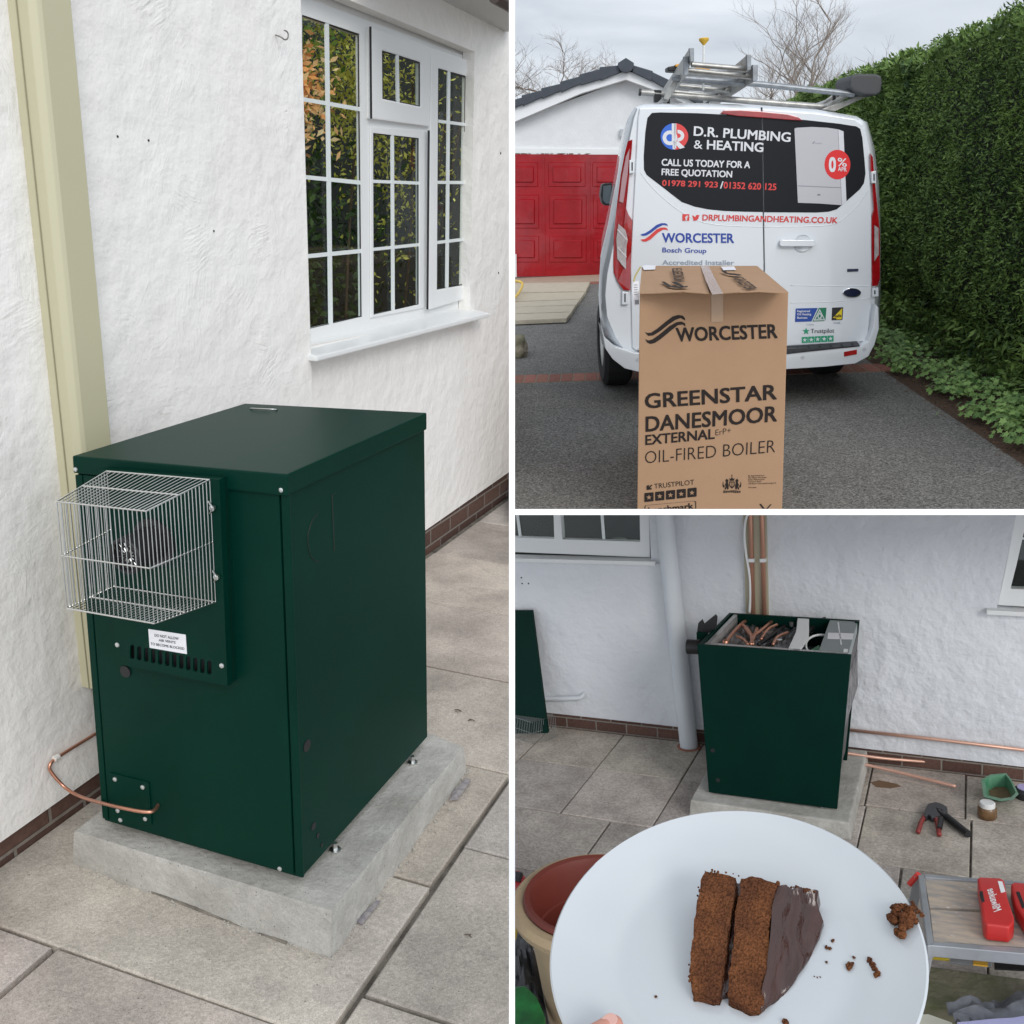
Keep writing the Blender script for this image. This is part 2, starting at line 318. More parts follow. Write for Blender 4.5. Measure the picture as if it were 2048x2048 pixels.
# ================================================================== spot 1: boiler on its base by the white house wall
P=P1
G=-.1306; WX=-.756
RND1 = render_mat('trowelled_white_render','X',(.84,.82,.785),(.80,.775,.735),(5.0,16,7),.0052)
BRK = brick_mat('dark_brick',1,(.085,.05,.042),(.13,.075,.058),(.22,.19,.165),off=(.05,.131))
def slabs(bm, rects, z, gap=.004):
    for (x0,x1,y0,y1) in rects:
        f0=set(bm.faces); dz=random.uniform(-.002,.002)
        a=[bm.verts.new((x+random.uniform(-.0025,.0025),y+random.uniform(-.0025,.0025),z+dz)) for x,y in ((x0+gap,y0+gap),(x1-gap,y0+gap),(x1-gap,y1-gap),(x0+gap,y1-gap))]
        i=[bm.verts.new((v.co.x+sx*.004,v.co.y+sy*.004,v.co.z)) for v,(sx,sy) in zip(a,((1,1),(-1,1),(-1,-1),(1,-1)))]
        for v in a: v.co.z-=.0035
        b=[bm.verts.new((v.co.x,v.co.y,z-.03)) for v in a]
        bm.faces.new(i)
        for k in range(4):
            bm.faces.new((a[k],a[(k+1)%4],i[(k+1)%4],i[k])); bm.faces.new((b[k],b[(k+1)%4],a[(k+1)%4],a[k]))
        t=random.uniform(.84,1.1); c=(t*random.uniform(1.0,1.05),t,t*random.uniform(.93,1.0))
        tintfaces(bm,[f for f in bm.faces if f not in f0],c)
    bmesh.ops.recalc_face_normals(bm,faces=bm.faces)
b=B(); box(b,(-1.2,-1.6,G-.06),(2.2,5.2,G-.022)); struct(P,'ground',b,JOINT)
b=B(); ys=[-1.5,-.95,-.25,.237,.759,1.286,1.82,2.36,2.9,3.45,4.0,4.6]
R=[(-.775,.2,y0,y1) for y0,y1 in zip(ys,ys[1:])]
R+= [(.212,.83,y0,y1) for y0,y1 in zip([-1.4,-.75,-.118,.404,.93,1.45],[-.75,-.118,.404,.93,1.45,2.0])]
R=[r for r in R if not (r[0]<-.7 and r[2]<-.3)]+[(-.45,.2,-.95,-.25),(-.775,-.46,-.395,-.25),(-.775,-.46,-.95,-.40)]
slabs(b,R,G,.003); struct(P,'patio',b,SLAB)
# walls: thicker coat left of the window, set back to its right
zlow=lambda y:-.052+.0165*max(y,-1)
b=B(); prism(b,[(WX,-1.3,zlow(-1)),(WX,.3,-.053),(WX,1.318,-.03),(WX,1.318,2.7),(WX,-1.3,2.7)],(-.12,0,0))
wallA=thing(P,'house_wall','white trowelled render house wall with a brick foot behind the green boiler and the cream trunking','wall',(-.8,0,G))
part(wallA,'render_coat',b,RND1)
b=B(); box(b,(-.88,-1.3,G-.02),(-.772,1.318,.0)); part(wallA,'brick_course',b,BRK)
hookb=B()
def w1(x,y,X=WX): return P.on(q1(x,y),0,X)
WB=-.80; WF=-.86
o=[w1(1150,-60,WB),w1(1820,204,WB),w1(1820,1172,WB),w1(1150,1350,WB)]
y0=1.3185; y1=o[1].y; zt0=o[0].z; 
b=B(); plate(b,[(WB,y0,-.03),(WB,4.6,.025),(WB,4.6,2.7),(WB,y0,2.7)],[[(WB,y0+.004,.93),(WB,2.80,.93),(WB,2.80,2.06),(WB,y0+.004,2.06)]],(-.058,0,0))
wallB=thing(P,'house_wall','white render house wall round the small paned window, set back from the boiler wall','wall',(-.85,2.8,G))
part(wallB,'render_coat',b,RND1)
b=B(); box(b,(-.95,1.3185,G-.02),(-.815,4.6,.03)); part(wallB,'brick_course',b,BRK)
# drill holes and hook
b=B()
for x,y in ((445,515),(562,530),(808,872)): disc(b,w1(x,y,WX+.0015),(-1,0,0),.003,.002,8)
part(wallA,'drill_hole',b,BLACK)
b=B()
for x,y in ((1882,1030),(1890,578)): disc(b,w1(x,y,WB+.0015),(-1,0,0),.006,.002,8)
part(wallB,'drill_hole',b,BLACK)
b=B(); hp=[w1(1040,132,WX),w1(1062,140,WX+.03)]+[w1(x,y,WX+.03) for x,y in ((1075,152),(1086,146),(1089,130),(1082,117),(1072,115))]
tube(b,smoothpath(hp,2),.0022,6); solo(P,'wall_hook','small bent metal hook screwed into the white render above the boiler','hook',b,mat('dull_wire',(.25,.24,.22),.5,metal=.6),smooth=180)
# window
win=thing(P,'window','white framed window with small panes, its foliage reflection imitated by shrubs behind the glass','window',(WF,2.1,.95))
def wf(l,X=WF): return [w1(x,y,X) for x,y in l]
G1=[(1140,55),(1358,128),(1368,1195),(1140,1248)]
S2o=[(1402,100),(1627,176),(1622,478),(1404,448)]; G2=[(1443,190),(1588,235),(1588,402),(1445,372)]
G3=[(1408,500),(1583,520),(1583,1150),(1410,1190)]
S4o=[(1628,180),(1800,238),(1779,1122),(1617,1170)]; G4=[(1655,258),(1762,288),(1752,1075),(1650,1093)]
def inset(l,k):
    cx=sum(p[0] for p in l)/len(l); cy=sum(p[1] for p in l)/len(l)
    return [(cx+(x-cx)*k,cy+(y-cy)*k) for x,y in l]
b=B(); plate(b,wf([(1120,-20),(1812,232),(1790,1166),(1120,1332)]),[wf(G1),wf(inset(S2o,.93)),wf(G3),wf(inset(S4o,.93))],(-.018,0,0)); part(win,'window_frame',b,UPVC)
b=B(); ro=[(1398,478),(1618,492),(1612,1160),(1400,1200)]
plate(b,wf(ro,WF+.006),[wf(inset(G3,.995),WF+.006)],(-.005,0,0)); part(win,'window_frame',b,UPVC,bevel=.002)
b=B(); plate(b,wf(S2o,WF+.022),[wf(G2,WF+.022)],(-.026,0,0)); part(win,'top_sash',b,UPVC,bevel=.006,seg=2)
b=B(); plate(b,wf(S4o,WF+.022),[wf(G4,WF+.022)],(-.026,0,0)); part(win,'side_sash',b,UPVC,bevel=.006,seg=2)
RUB=mat('black_gasket',(.015,.015,.016),.6)
for l_ in ([(1397,100),(1402,100),(1405,448),(1400,448)],[(1617,492),(1622,492),(1617,1168),(1612,1168)]):
    b=B(); prism(b,wf(l_,WF+.0235),(-.004,0,0)); part(win,'gasket',b,RUB)
FR={0:WF,1:WF+.022,2:WF+.006,3:WF+.022}
for k_,g_ in enumerate((G1,G2,G3,G4)):
    b=B(); X_=FR[k_]-.004; i_=[(g_[0][0]+2,g_[0][1]+6),(g_[1][0]-6,g_[1][1]+5),(g_[2][0]-6,g_[2][1]-3),(g_[3][0]+2,g_[3][1]-3)]
    plate(b,wf(inset(g_,1.02),X_),[wf(i_,X_)],(-.003,0,0)); part(win,'gasket',b,RUB)
# glass: weak mirror over a see-through pane
gl=bpy.data.materials.new('window_glass'); gl.use_nodes=True; t=gl.node_tree; N=t.nodes; L=t.links
for n_ in list(N): N.remove(n_)
out=N.new('ShaderNodeOutputMaterial'); tr=N.new('ShaderNodeBsdfTransparent'); tr.inputs[0].default_value=(.93,.96,.94,1); go=N.new('ShaderNodeBsdfGlossy'); go.inputs['Roughness'].default_value=.02
ms=N.new('ShaderNodeMixShader'); ms.inputs[0].default_value=.035; L.new(tr.outputs[0],ms.inputs[1]); L.new(go.outputs[0],ms.inputs[2]); L.new(ms.outputs[0],out.inputs[0])
BAR=mat('glazing_bar',(.72,.76,.75),.35)
def barq(b,x0,y0,x1,y1,wd,X,vert):
    dx,dy=((wd/2,0) if vert else (0,wd/2*1.2))
    prism(b,[w1(x0-dx,y0-dy,X),w1(x0+dx,y0+dy,X),w1(x1+dx,y1+dy,X),w1(x1-dx,y1-dy,X)],(-.0055 if vert else -.003,0,0))
for k_,(G_,bars) in enumerate(((G1,[(1235,88,1250,1226,1),(1130,372,1358,412,0),(1130,666,1360,689,0),(1130,970,1364,947,0)]),
                (G2,[(1500,208,1503,388,1)]),
                (G3,[(1482,509,1485,1172,1),(1408,684,1583,691,0),(1409,941,1583,923,0)]),
                (G4,[(1695,268,1688,1086,1),(1654,457,1758,470,0),(1652,688,1755,689,0),(1651,915,1753,903,0)]))):
    b=B(); prism(b,wf(inset(G_,1.02),FR[k_]-.0105),(-.003,0,0)); g=part(win,'glass_pane',b,gl)
    b=B()
    for i,(x0,y0_,x1,y1_,v) in enumerate(bars): barq(b,x0,y0_,x1,y1_,13 if G_ is G1 else 10,FR[k_]-.0015-(.0 if v else .0012),v)
    part(win,'glazing_bars',b,BAR)
b=B(); f0=[w1(1158,1372,-.722),w1(1178,1376,-.722),w1(1836,1186,-.745),w1(1836,1172,-.745),w1(1178,1352,-.722),w1(1158,1352,-.722)]
s0=w1(1178,1376,-.722)
hexa(b,[(-.722,1.30,s0.z+.006),(-.722,2.86,s0.z+.02),(-.90,2.86,s0.z+.02),(-.90,1.30,s0.z+.006)],[(-.722,1.30,s0.z+.024),(-.722,2.86,s0.z+.040),(-.90,2.86,s0.z+.062),(-.90,1.30,s0.z+.046)])
part(win,'window_sill',b,UPVC,bevel=.005)
# room side: dark back wall, sill blind edges, and added leaf masses imitating the garden reflection
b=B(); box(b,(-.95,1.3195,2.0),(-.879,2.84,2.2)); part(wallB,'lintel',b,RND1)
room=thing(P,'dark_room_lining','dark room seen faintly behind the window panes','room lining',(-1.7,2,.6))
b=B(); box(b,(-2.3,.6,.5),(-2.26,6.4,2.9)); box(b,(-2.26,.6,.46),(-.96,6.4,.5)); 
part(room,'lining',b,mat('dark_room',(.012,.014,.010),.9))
def leaves(bm, pts, size, up=.3, quad=True, aspect=.45, curl=0):
    for p in pts:
        d=V(random.gauss(0,1),random.gauss(0,1),random.gauss(0,1)+up).normalized(); s=d.cross(V(random.gauss(0,1),random.gauss(0,1),random.gauss(0,1))).normalized()
        l=size*random.uniform(.6,1.4); wd=l*aspect; p=Vector(p)
        a=bm.verts.new(p); c=bm.verts.new(p+d*l*.55+s*wd/2); e=bm.verts.new(p+d*l); f=bm.verts.new(p+d*l*.5-s*wd/2); bm.faces.new((a,c,e,f))
def shrub(label, pts, size, m, stems, name='reflected_shrub', aspect=.45):  # shrubs added behind the panes in place of a mirrored garden
    c=sum((Vector(p) for p in pts),Vector())/len(pts)
    t=thing(P,name,label,'reflection stand-in',(c.x,c.y,min(p[2] for p in pts)))
    b=B(); leaves(b,pts,size,aspect=aspect); part(t,'foliage',b,m); b=B()
    for s in stems: tube(b,smoothpath(s,2),.006,5)
    part(t,'stem',b,mat('stem_bark',(.11,.07,.045),.8)); return t
def cloud(n,c,r,P_=None):
    return [(c[0]+random.gauss(0,r[0]),c[1]+random.gauss(0,r[1]),c[2]+random.gauss(0,r[2])) for _ in range(n)]
LG=leafm('glossy_green_leaf',(.08,.20,.03),(.45,.60,.12),.4,5); LO=leafm('orange_leaf',(1,.42,.14),(1,.75,.42),.5,6); LY=leafm('yellow_green_leaf',(.35,.34,.03),(.9,.8,.18),.5,6); LD=leafm('dark_green_leaf',(.012,.035,.007),(.06,.10,.022),.5,4)
shrub('bright green stand-in for a leafy shrub reflected in the upper left panes of the window',cloud(2200,(-1.22,1.66,2.0),(.08,.26,.13)),.030,LG,[[(-1.2,1.6,.5),(-1.25,1.7,1.4),(-1.2,1.8,2.0)]])
shrub('stand-in for an orange leaved shrub reflected in the upper left panes of the window',cloud(900,(-.98,1.60,1.78),(.02,.13,.085)),.034,LO,[[(-1.1,1.5,.5),(-1.1,1.55,1.3),(-1.05,1.6,1.8)]],aspect=.4)
shrub('stand-in for a yellow green shrub reflected in the panes of the small top sash',cloud(2300,(-1.2,2.42,1.88),(.08,.20,.17)),.026,LY,[[(-1.2,2.3,.5),(-1.22,2.4,1.3),(-1.2,2.5,1.9)]])
shrub('stand-in for a sparse yellowing shrub reflected in the panes of the right hand sash',cloud(1500,(-1.3,3.15,1.65),(.1,.25,.33)),.028,LY,[[(-1.3,3.0+i*.12,.5),(-1.25,3.1+i*.1,1.2),(-1.2,3.0+i*.22,2.0)] for i in range(4)])
shrub('stand-in for a dark green shrub reflected in the lower panes of the window',cloud(4200,(-1.42,2.0,1.2),(.16,.55,.30)),.04,LD,[[(-1.4,1.6+i*.25,.5),(-1.42,1.6+i*.2,1.0),(-1.4,1.5+i*.3,1.6)] for i in range(4)])
# soffit
b=B(); pa=P.on(q1(1640,0),0,WB); pb=P.on(q1(1900,110),0,WB)
box(b,(-.80,1.6,pa.z+.012),(-.30,pb.y+.02,pa.z+.06))
sof=thing(P,'eaves','pale grey eaves soffit over the right end of the window','eaves',(-.6,2.6,pa.z)); part(sof,'soffit_board',b,mat('soffit_paint',(.56,.56,.54),.6))
b=B(); tube(b,[P.on(q1(1865,-12),0,-.25),P.on(q1(1925,22),0,-.25)],.02,10); part(sof,'gutter',b,mat('brown_gutter',(.05,.035,.03),.5),smooth=60)
# cream trunking
tr_=thing(P,'trunking','tall cream plastic trunking fixed to the white wall left of the boiler','trunking',(-.72,.24,.3))
yL,yF,yR=.196,.205,.297
z0=P.on(q2(300,665),0,-.756).z; z0=.19
sec=[(-.757,yL-.004),(-.705,yL-.002),(-.692,yF),(-.688,yF+.01),(-.688,yR),(-.757,yR)]
b=B(); prism(b,[(x,y,z0+.02) for x,y in sec],(0,0,2.4)); part(tr_,'cover',b,CREAM,bevel=.002)
b=B(); box(b,(-.733,yL-.0055,z0+.02),(-.7305,yL+.001,2.7)); part(tr_,'seam_strip',b,mat('seam_shadow',(.28,.26,.17),.6))
b=B(); box(b,(-.757,yR-.004,z0),(-.700,yR+.018,z0+.58)); part(tr_,'end_cap',b,CREAM,bevel=.002)
# concrete base
b=B(); c0=[P.on(p,2,G) for p in ((146.3,1724.6),(660,1919),(933,1541))]; t0=[P.on(p,2,-.021) for p in ((150,1662),(663,1821),(925.5,1494),(886,1474))]
t0=[t0[0],t0[1],t0[2],V(t0[3].x-.03,t0[3].y,-.021),V(-.60,.74,-.021)]; c0=[c0[0],c0[1],c0[2],V(c0[2].x-.11,c0[2].y+.05,G),V(-.63,.80,G)]
vs=[]
def ring(pts,k=14):
    o=[]
    for i in range(len(pts)):
        a,c=pts[i],pts[(i+1)%len(pts)]
        for j in range(k): o.append(a.lerp(c,j/k))
    return o
cc=sum(t0,Vector())/5; 
rt=ring(t0); rc=ring([V(p.x,p.y,G-.02) for p in c0]); rin=[p.lerp(V(cc.x,cc.y,p.z),.02) for p in rt]; rm_=[a.lerp(c,.07)+(a-V(cc.x,cc.y,a.z)).normalized()*.002 for a,c in zip(rt,rc)]
rm2=[a.lerp(c,.5)+(a-V(cc.x,cc.y,a.z)).normalized()*random.gauss(0,.0015) for a,c in zip(rt,rc)]
rb2=[a.lerp(c,.82)+(a-V(cc.x,cc.y,a.z)).normalized()*(random.gauss(0,.0025)+.001) for a,c in zip(rt,rc)]
rb3=[c+(c-V(cc.x,cc.y,c.z)).normalized()*(abs(random.gauss(0,.006))) for c in rc]
rings=[[b.verts.new(p) for p in r_] for r_ in (rin,rt,rm_,rm2,rb2,rb3)]
b.faces.new(rings[0])
for A,C_ in zip(rings,rings[1:]):
    for i in range(len(A)): b.faces.new((A[i],A[(i+1)%len(A)],C_[(i+1)%len(A)],C_[i]))
bmesh.ops.recalc_face_normals(b,faces=b.faces)
gapb=B()
for q_ in range(16,27):
    p_=rc[q_%len(rc)-14+0] if False else c0[0].lerp(c0[1],(q_-10)/20); n_=c0[0].lerp(c0[1],(q_-9)/20); tube(gapb,[p_+V(0,-.001,.001),n_+V(0,-.001,.001)],.0035+.001*math.sin(q_),5)
struct(P,'bed_gap',gapb,JOINT)
solo(P,'concrete_base','rough grey cast concrete base slab under the closed green boiler','base',b,CONC,base=(-.25,.3,G),smooth=30)
# mortar crumbs round the base
b=B()
for i in range(150):
    s=random.random(); a,c=(c0[0],c0[1]) if i%2 else (c0[1],c0[2]); p=a.lerp(c,s); d=(p-V(cc.x,cc.y,G)).normalized(); p=p+d*abs(random.gauss(.006,.012)); r=random.uniform(.0012,.0035)
    m_=Matrix.Translation(V(p.x,p.y,G+r*.6))@Matrix.Scale(r,4); bmesh.ops.create_icosphere(b,subdivisions=1,radius=1,matrix=m_)
for v in b.verts: v.co+=V(random.gauss(0,.0006),random.gauss(0,.0006),random.gauss(0,.0004))
struct(P,'mortar_crumbs',b,mat('mortar_crumb',(.40,.38,.34),.9),kind='stuff')
# boiler
bo=thing(P,'oil_boiler','closed dark green oil boiler cabinet with a wire flue cage on its front','boiler',(-.26,.3,-.02))
fp=lambda p,d=0:P.on(p,1,-d)      # front face, d metres proud
sp_=lambda p,d=0:P.on(p,0,d)      # side face
bA,bB,bC=fp((208.5,1637)),fp((603.4,1757.7)),sp_((855.2,1471.4)); bA.z=bB.z=.0; bC=V(0,bC.y,.004); 
tA,tC=fp((156,950)),sp_((849,870)); tA.z=.87; tB=V(0,0,.87); tC.z=.88
bD=V(bA.x,bC.y,0); tD=V(tA.x,tC.y,.88)
b=B(); hexa(b,[bA,bB,bC,bD],[tA,tB,tC,tD]); part(bo,'cabinet',b,GREEN,bevel=.003)
b=B(); prism(b,[fp(p,.007) for p in ((166,950),(557.5,985),(587,1749),(219,1641))],(0,.0065,0)); part(bo,'front_panel',b,GREEN,bevel=.0015)
b=B(); prism(b,[fp(p,.007) for p in ((561.5,985),(577,987),(606,1756),(591,1752))],(0,.0065,0)); part(bo,'corner_strip',b,GREEN,bevel=.0015)
b=B(); prism(b,[fp(p,.007) for p in ((150,950),(163.5,950),(216,1640),(205,1636))],(0,.0065,0)); part(bo,'corner_strip',b,GREEN,bevel=.0015)
lA,lB,lC=fp((144.2,911.6),.012),V(.012,-.012,0),sp_((853.9,825.1),.012)
kk=P.ray((574.6,948.9)); tt=((.012-P.eye.x)/kk.x+(-.012-P.eye.y)/kk.y)/2; lB=P.eye+kk*tt
lD=lA+lC-lB; lD=lD.lerp(P.pl((485,808),lD,V(0,0,1)),.6)
qa,qb,qc=fp((146.3,946.3),.012),None,sp_((853.9,859),.012)
kk=P.ray((574.3,993)); tt=((.012-P.eye.x)/kk.x+(-.012-P.eye.y)/kk.y)/2; qb=P.eye+kk*tt; qd=V(lD.x,lD.y,lD.z-.035)
b=B(); hexa(b,[qa,qb,qc,qd],[lA,lB,lC,lD]); part(bo,'lid',b,GREEN,bevel=.0035)
nL=(lB-lA).cross(lC-lB).normalized()
def lidp(p,d=0): return P.pl(p,lA+nL*d,nL)
b=B(); hh=[lidp(q1(945,1541),.001),lidp(q1(950,1541),.005),lidp(q1(1040,1545),.005),lidp(q1(1045,1546),.001)]; tube(b,smoothpath(hh,1),.0018,6); part(bo,'lid_handle',b,STEEL,smooth=180)
# screws: one part each
def screw(par,p,n,r=.0055):
    b=B(); lathe(b,p,n,[(0,.0),(r,0),(r*.95,.0022),(r*.6,.0032),(0,.0034)],8); part(par,'screw',b,ZINC,smooth=40)
for x,y,d in ((270,222,.013),(1822,377,.013)): screw(bo,fp(za(x,y),d),(0,-1,0),.005)
for x,y in ((567,673),(776,733),(588,910),(608,980),(795,972),(1810,1348)): screw(bo,fp(zb(x,y),.0115 if x<900 and y<1000 else .0075),(0,-1,0))
b=B(); prism(b,[fp(zb(x,y),.011) for x,y in ((520,625),(818,700),(842,1018),(545,990))],(0,.004,0)); part(bo,'access_plate',b,GREEN,bevel=.0012)
# raised flue panel with vent slots
fl=[za(x,y) for x,y in ((435,228),(1352,298),(1415,1858),(590,1692))]
slot=[]
for i in range(12):
    cx=695+i*(1277-695)/11; cy=1600+i*(1717-1600)/11
    pts=[(cx+16*math.cos(a),cy-38+16*math.sin(a)) for a in [math.pi+j*math.pi/5 for j in range(6)]]+[(cx+18*math.cos(a),cy+38+16*math.sin(a)) for a in [j*math.pi/5 for j in range(6)]]
    slot.append([fp(za(*p),.04) for p in pts])
b=B(); plate(b,[fp(p,.04) for p in fl],slot,(0,.004,0)); pan=part(bo,'flue_panel',b,GREEN)
b=B(); F4=[fp(p,.0385) for p in fl]
for i in range(4):
    a,c=F4[i],F4[(i+1)%4]; ce=sum(F4,Vector())/4
    prism(b,[a,c,c.lerp(ce,.012),a.lerp(ce,.012)],(0,.031,0))
part(bo,'panel_return',b,GREEN)
b=B(); prism(b,[p+V(0,.02,0) for p in F4],(0,.002,0)); part(bo,'vent_backing',b,BLACK)
for x,y in ((585,1545),(1373,1702)): screw(bo,fp(za(x,y),.0405),(0,-1,0))
b=B(); disc(b,fp(za(648,1745),.008),(0,-1,0),.0135,.003,20); part(bo,'round_plug',b,BLACK)
b=B(); prism(b,[fp(za(x,y),.0412) for x,y in ((817,1427),(1098,1470),(1108,1616),(827,1568))],(0,.0009,0)); part(bo,'warning_label',b,WHITE)
b=B(); lf=lambda x,y:fp(za(x,y),.0416)
letters(b,'DO NOT ALLOW',lf(866,1483),lf(1047,1510),lf(864,1463),.004); letters(b,'AIR VENTS',lf(897,1519),lf(1023,1538),lf(896,1501),.004); letters(b,'TO BECOME BLOCKED',lf(835,1545),lf(1090,1585),lf(834,1527),.004)
part(bo,'label_lettering',b,INK)
# flue terminal
fc=fp(za(868,770),.04); fe=V(fc.x,-.125,fc.z-.003)
b=B(); lathe(b,fc,fe-fc,[(.05,.0),(.05,.006),(.037,.008),(.037,.085),(.034,.088),(.030,.088),(.030,.076),(0,.076)],28); ter=part(bo,'flue_terminal',b,BLACK,smooth=40)
b=B(); fe2=fc+(fe-fc).normalized()*.0775
for i in range(12):
    a=i*math.pi/6; 
    for r0,r1 in ((.008,.015),(.019,.028)):
        aa=a+(.26 if r0>.01 else 0); d=V(math.cos(aa),0,math.sin(aa)); tube(b,[fe2+d*r0,fe2+d*r1],.0011,4)
part(ter,'terminal_vanes',b,STEEL)
# wire cage
cg=thing(P,'flue_cage','bright wire guard cage fixed over the flue of the green boiler','cage',(-.27,-.12,.64))
zt=lambda x:.872+(x+.40)*.06
bx0,bx1,bz0,bz1=-.3965,-.149,.63,None
bt0,bt1=fp(za(505,235),.042),fp(za(1280,300),.042); bb0,bb1=fp(za(560,1105),.042),fp(za(1325,1222),.042)
ft0,ft1,fb0,fb1=[fp(za(x,y),.195) for x,y in ((125,465),(800,537),(205,1270),(862,1385))]
b=B(); WR=.00105
def wire(a,c,r=WR): tube(b,[a,c],r,5)
n=20
for i in range(n+1):
    s=i/n; a,c,e,f=bt0.lerp(bt1,s),ft0.lerp(ft1,s),fb0.lerp(fb1,s),bb0.lerp(bb1,s); wire(a,c); wire(c,e); wire(e,f)
for T0,F0,Bo,Bf in ((bt0,ft0,bb0,fb0),(bt1,ft1,bb1,fb1)):
    for i in range(1,17):
        s=i/17; wire(T0.lerp(F0,s),Bo.lerp(Bf,s))
    wire(T0,Bo)
    wire(T0,F0,.0016); wire(Bo,Bf,.0016); wire(T0.lerp(Bo,.5),F0.lerp(Bf,.5),.0016)
for a,c in ((bt0,bt1),(bb0,bb1),(ft0,ft1),(fb0,fb1),(ft0.lerp(fb0,.5),ft1.lerp(fb1,.5)),(bt0.lerp(ft0,.5),bt1.lerp(ft1,.5)),(bb0.lerp(fb0,.5),bb1.lerp(fb1,.5))): wire(a,c,.0017)
part(cg,'wire_grid',b,STEEL)
for x,y in ((1310,510),(1340,1030)):
    b=B(); c=fp(za(x,y),.044); tube(b,smoothpath([c+V(-.009,-.002,.012),c+V(0,-.006,.003),c+V(0,-.006,-.003),c+V(-.007,-.002,-.012)],2),.0018,6); disc(b,c,(0,-1,0),.006,.006,10); part(cg,'fixing_clip',b,STEEL)
# side face marks
b=B(); tube(b,smoothpath([sp_(zc(x,y),.0004) for x,y in ((470,930),(430,965),(403,1040),(387,1110),(400,1230),(425,1275),(455,1295),(480,1290))],2),.0013,5)
tube(b,[sp_(zc(x,y),.0004) for x,y in ((572,790),(590,1215))],.0016,5); tube(b,[sp_(zc(x,y),.0002) for x,y in ((575,788),(600,780))],.0009,5)
part(bo,'knockout_outline',b,mat('groove',(.004,.010,.006),.6))
for x,y,r in ((383,420,.0135),(432,1028,.009),(465,1098,.006),(495,1168,.005)):
    b=B(); disc(b,sp_(zd(x,y),.0002),(1,0,0),r,.0015,16); part(bo,'side_plug',b,BLACK)
for x,y in ((1182,500),(597,1178)):
    b=B(); c=sp_(zd(x,y),.004); c.z=-.021; lathe(b,c,(0,0,1),[(0,0),(.014,0),(.014,.005),(.006,.006),(.006,.022),(0,.022)],8); part(bo,'levelling_foot',b,STEEL)
for yy in (.05,.58):
    b=B(); lathe(b,V(-.48,yy,-.021),(0,0,1),[(0,0),(.014,0),(.014,.005),(.006,.006),(.006,.022),(0,.022)],8); part(bo,'levelling_foot',b,STEEL)
# copper oil line
pp=[fp(zb(893,862),.004),fp(zb(872,905),.03),fp(zb(815,928),.05),fp(zb(560,878),.055)]
e1=P.on(zb(245,795),0,-.70); pp+= [e1, P.on(zb(75,620),0,-.742), P.on(zb(68,560),0,-.742), P.on(zb(125,510),0,-.742), P.on(zb(440,318),0,-.742)]
pp=[Vector(p) for p in pp]; dense=[pp[0]]
b=B(); tube(b,smoothpath(pp,3),.0042,10); cp=solo(P,'oil_pipe','thin bent copper pipe running from the boiler front to the wall','pipe',b,COPPER,smooth=180)
b=B(); c=P.on(zb(122,510),0,-.740); d=(pp[8]-pp[7]).normalized(); lathe(b,c-d*.007,d,[(0,0),(.0075,0),(.0075,.014),(0,.014)],12); part(cp,'pipe_clip',b,mat('clip_white',(.7,.68,.64),.5))
# pot just entering at the left edge
pt=thing(P,'plant_pot','terracotta pot rim showing at the left edge on the paving','pot',P.on(q2(-75,1620),2,G))
pc=P.on(q2(-72,1625),2,G); b=B(); lathe(b,pc+V(-.034,-.02,0),(0,0,1),[(0,0),(.05,0),(.062,.075),(.070,.075),(.071,.10),(.064,.10),(.055,.02),(0,.02)],28); part(pt,'pot_body',b,mat('terracotta',(.42,.15,.09),.8,n=(12,.5),col2=(.30,.12,.08)),smooth=40)
# scraps on the paving
TW=mat('brown_scrap',(.09,.07,.05),.9)
for (x,y,s,lab) in ((1525,160,.012,'dry leaf scrap on the paving right of the boiler top'),(1628,233,.010,'thin twig on the paving right of the boiler'),(1600,1862,.009,'dark bit of debris on the lower right slab')):
    b=B(); c=P.on(zd(x,y),2,G); tube(b,smoothpath([c+V(-s,0,.002),c+V(-s*.2,s*.4,.004),c+V(s,-.1*s,.002)],1),[s*.12,s*.2,s*.25,s*.1][0],5); leaves(b,[c+V(random.uniform(-s,s),0,.003) for _ in range(3)],s*.9); solo(P,'debris',lab,'debris',b,TW)
for (pts,lab) in ((((905,1590),(945,1590),(800,1775),(760,1750)),'violet plastic strip sticking out beside the near end of the base'),(((1590,660),(1620,690),(1520,830),(1460,835),(1490,760)),'torn violet plastic strip beside the far end of the base')):
    b=B(); prism(b,[P.on(zd(x,y),2,G+.0035+random.uniform(0,.003)) for x,y in pts],(0,0,.001)); solo(P,'plastic_strip',lab,'plastic strip',b,mat('violet_plastic',(.17,.155,.18),.6,n=(60,1),col2=(.38,.35,.33)))

# ================================================================== spot 2: van and boxed boiler on the drive
P=P2
def poly(fr,pts,d): return [fr(q3(*p),d) for p in pts]
def frame(o,yaw):
    n=V(-math.sin(yaw),math.cos(yaw),0); o=Vector(o)
    f=lambda p,d=0: P.pl(p,o+n*d,n)     # d metres further away
    f.n=n; f.o=o; f.u=V(math.cos(yaw),math.sin(yaw),0); return f
VF=frame((0.92143,1.3123,0),.0997); BF=frame((.40,-1.17,0),-.0463)
vn=VF.n; bn=BF.n; fv=V(.012,1,0)
def vparts(par,name,pts,d,th,m,**k):
    b=B(); prism(b,poly(VF,pts,d),vn*th); return part(par,name,b,m,**k)
ASPH=mat('asphalt',(.115,.112,.105),.85,n=(60,1),col2=(.23,.222,.205),bump=(120,.006),spots=(70,.16,(.035,.035,.036)),spec=.25,grain=((115,.5,1.55),(260,.75,1.25),(9,.93,1.07)))
b=B(); box(b,(-3,-2.5,-.05),(2.13,14,0)); struct(P,'driveway',b,ASPH)
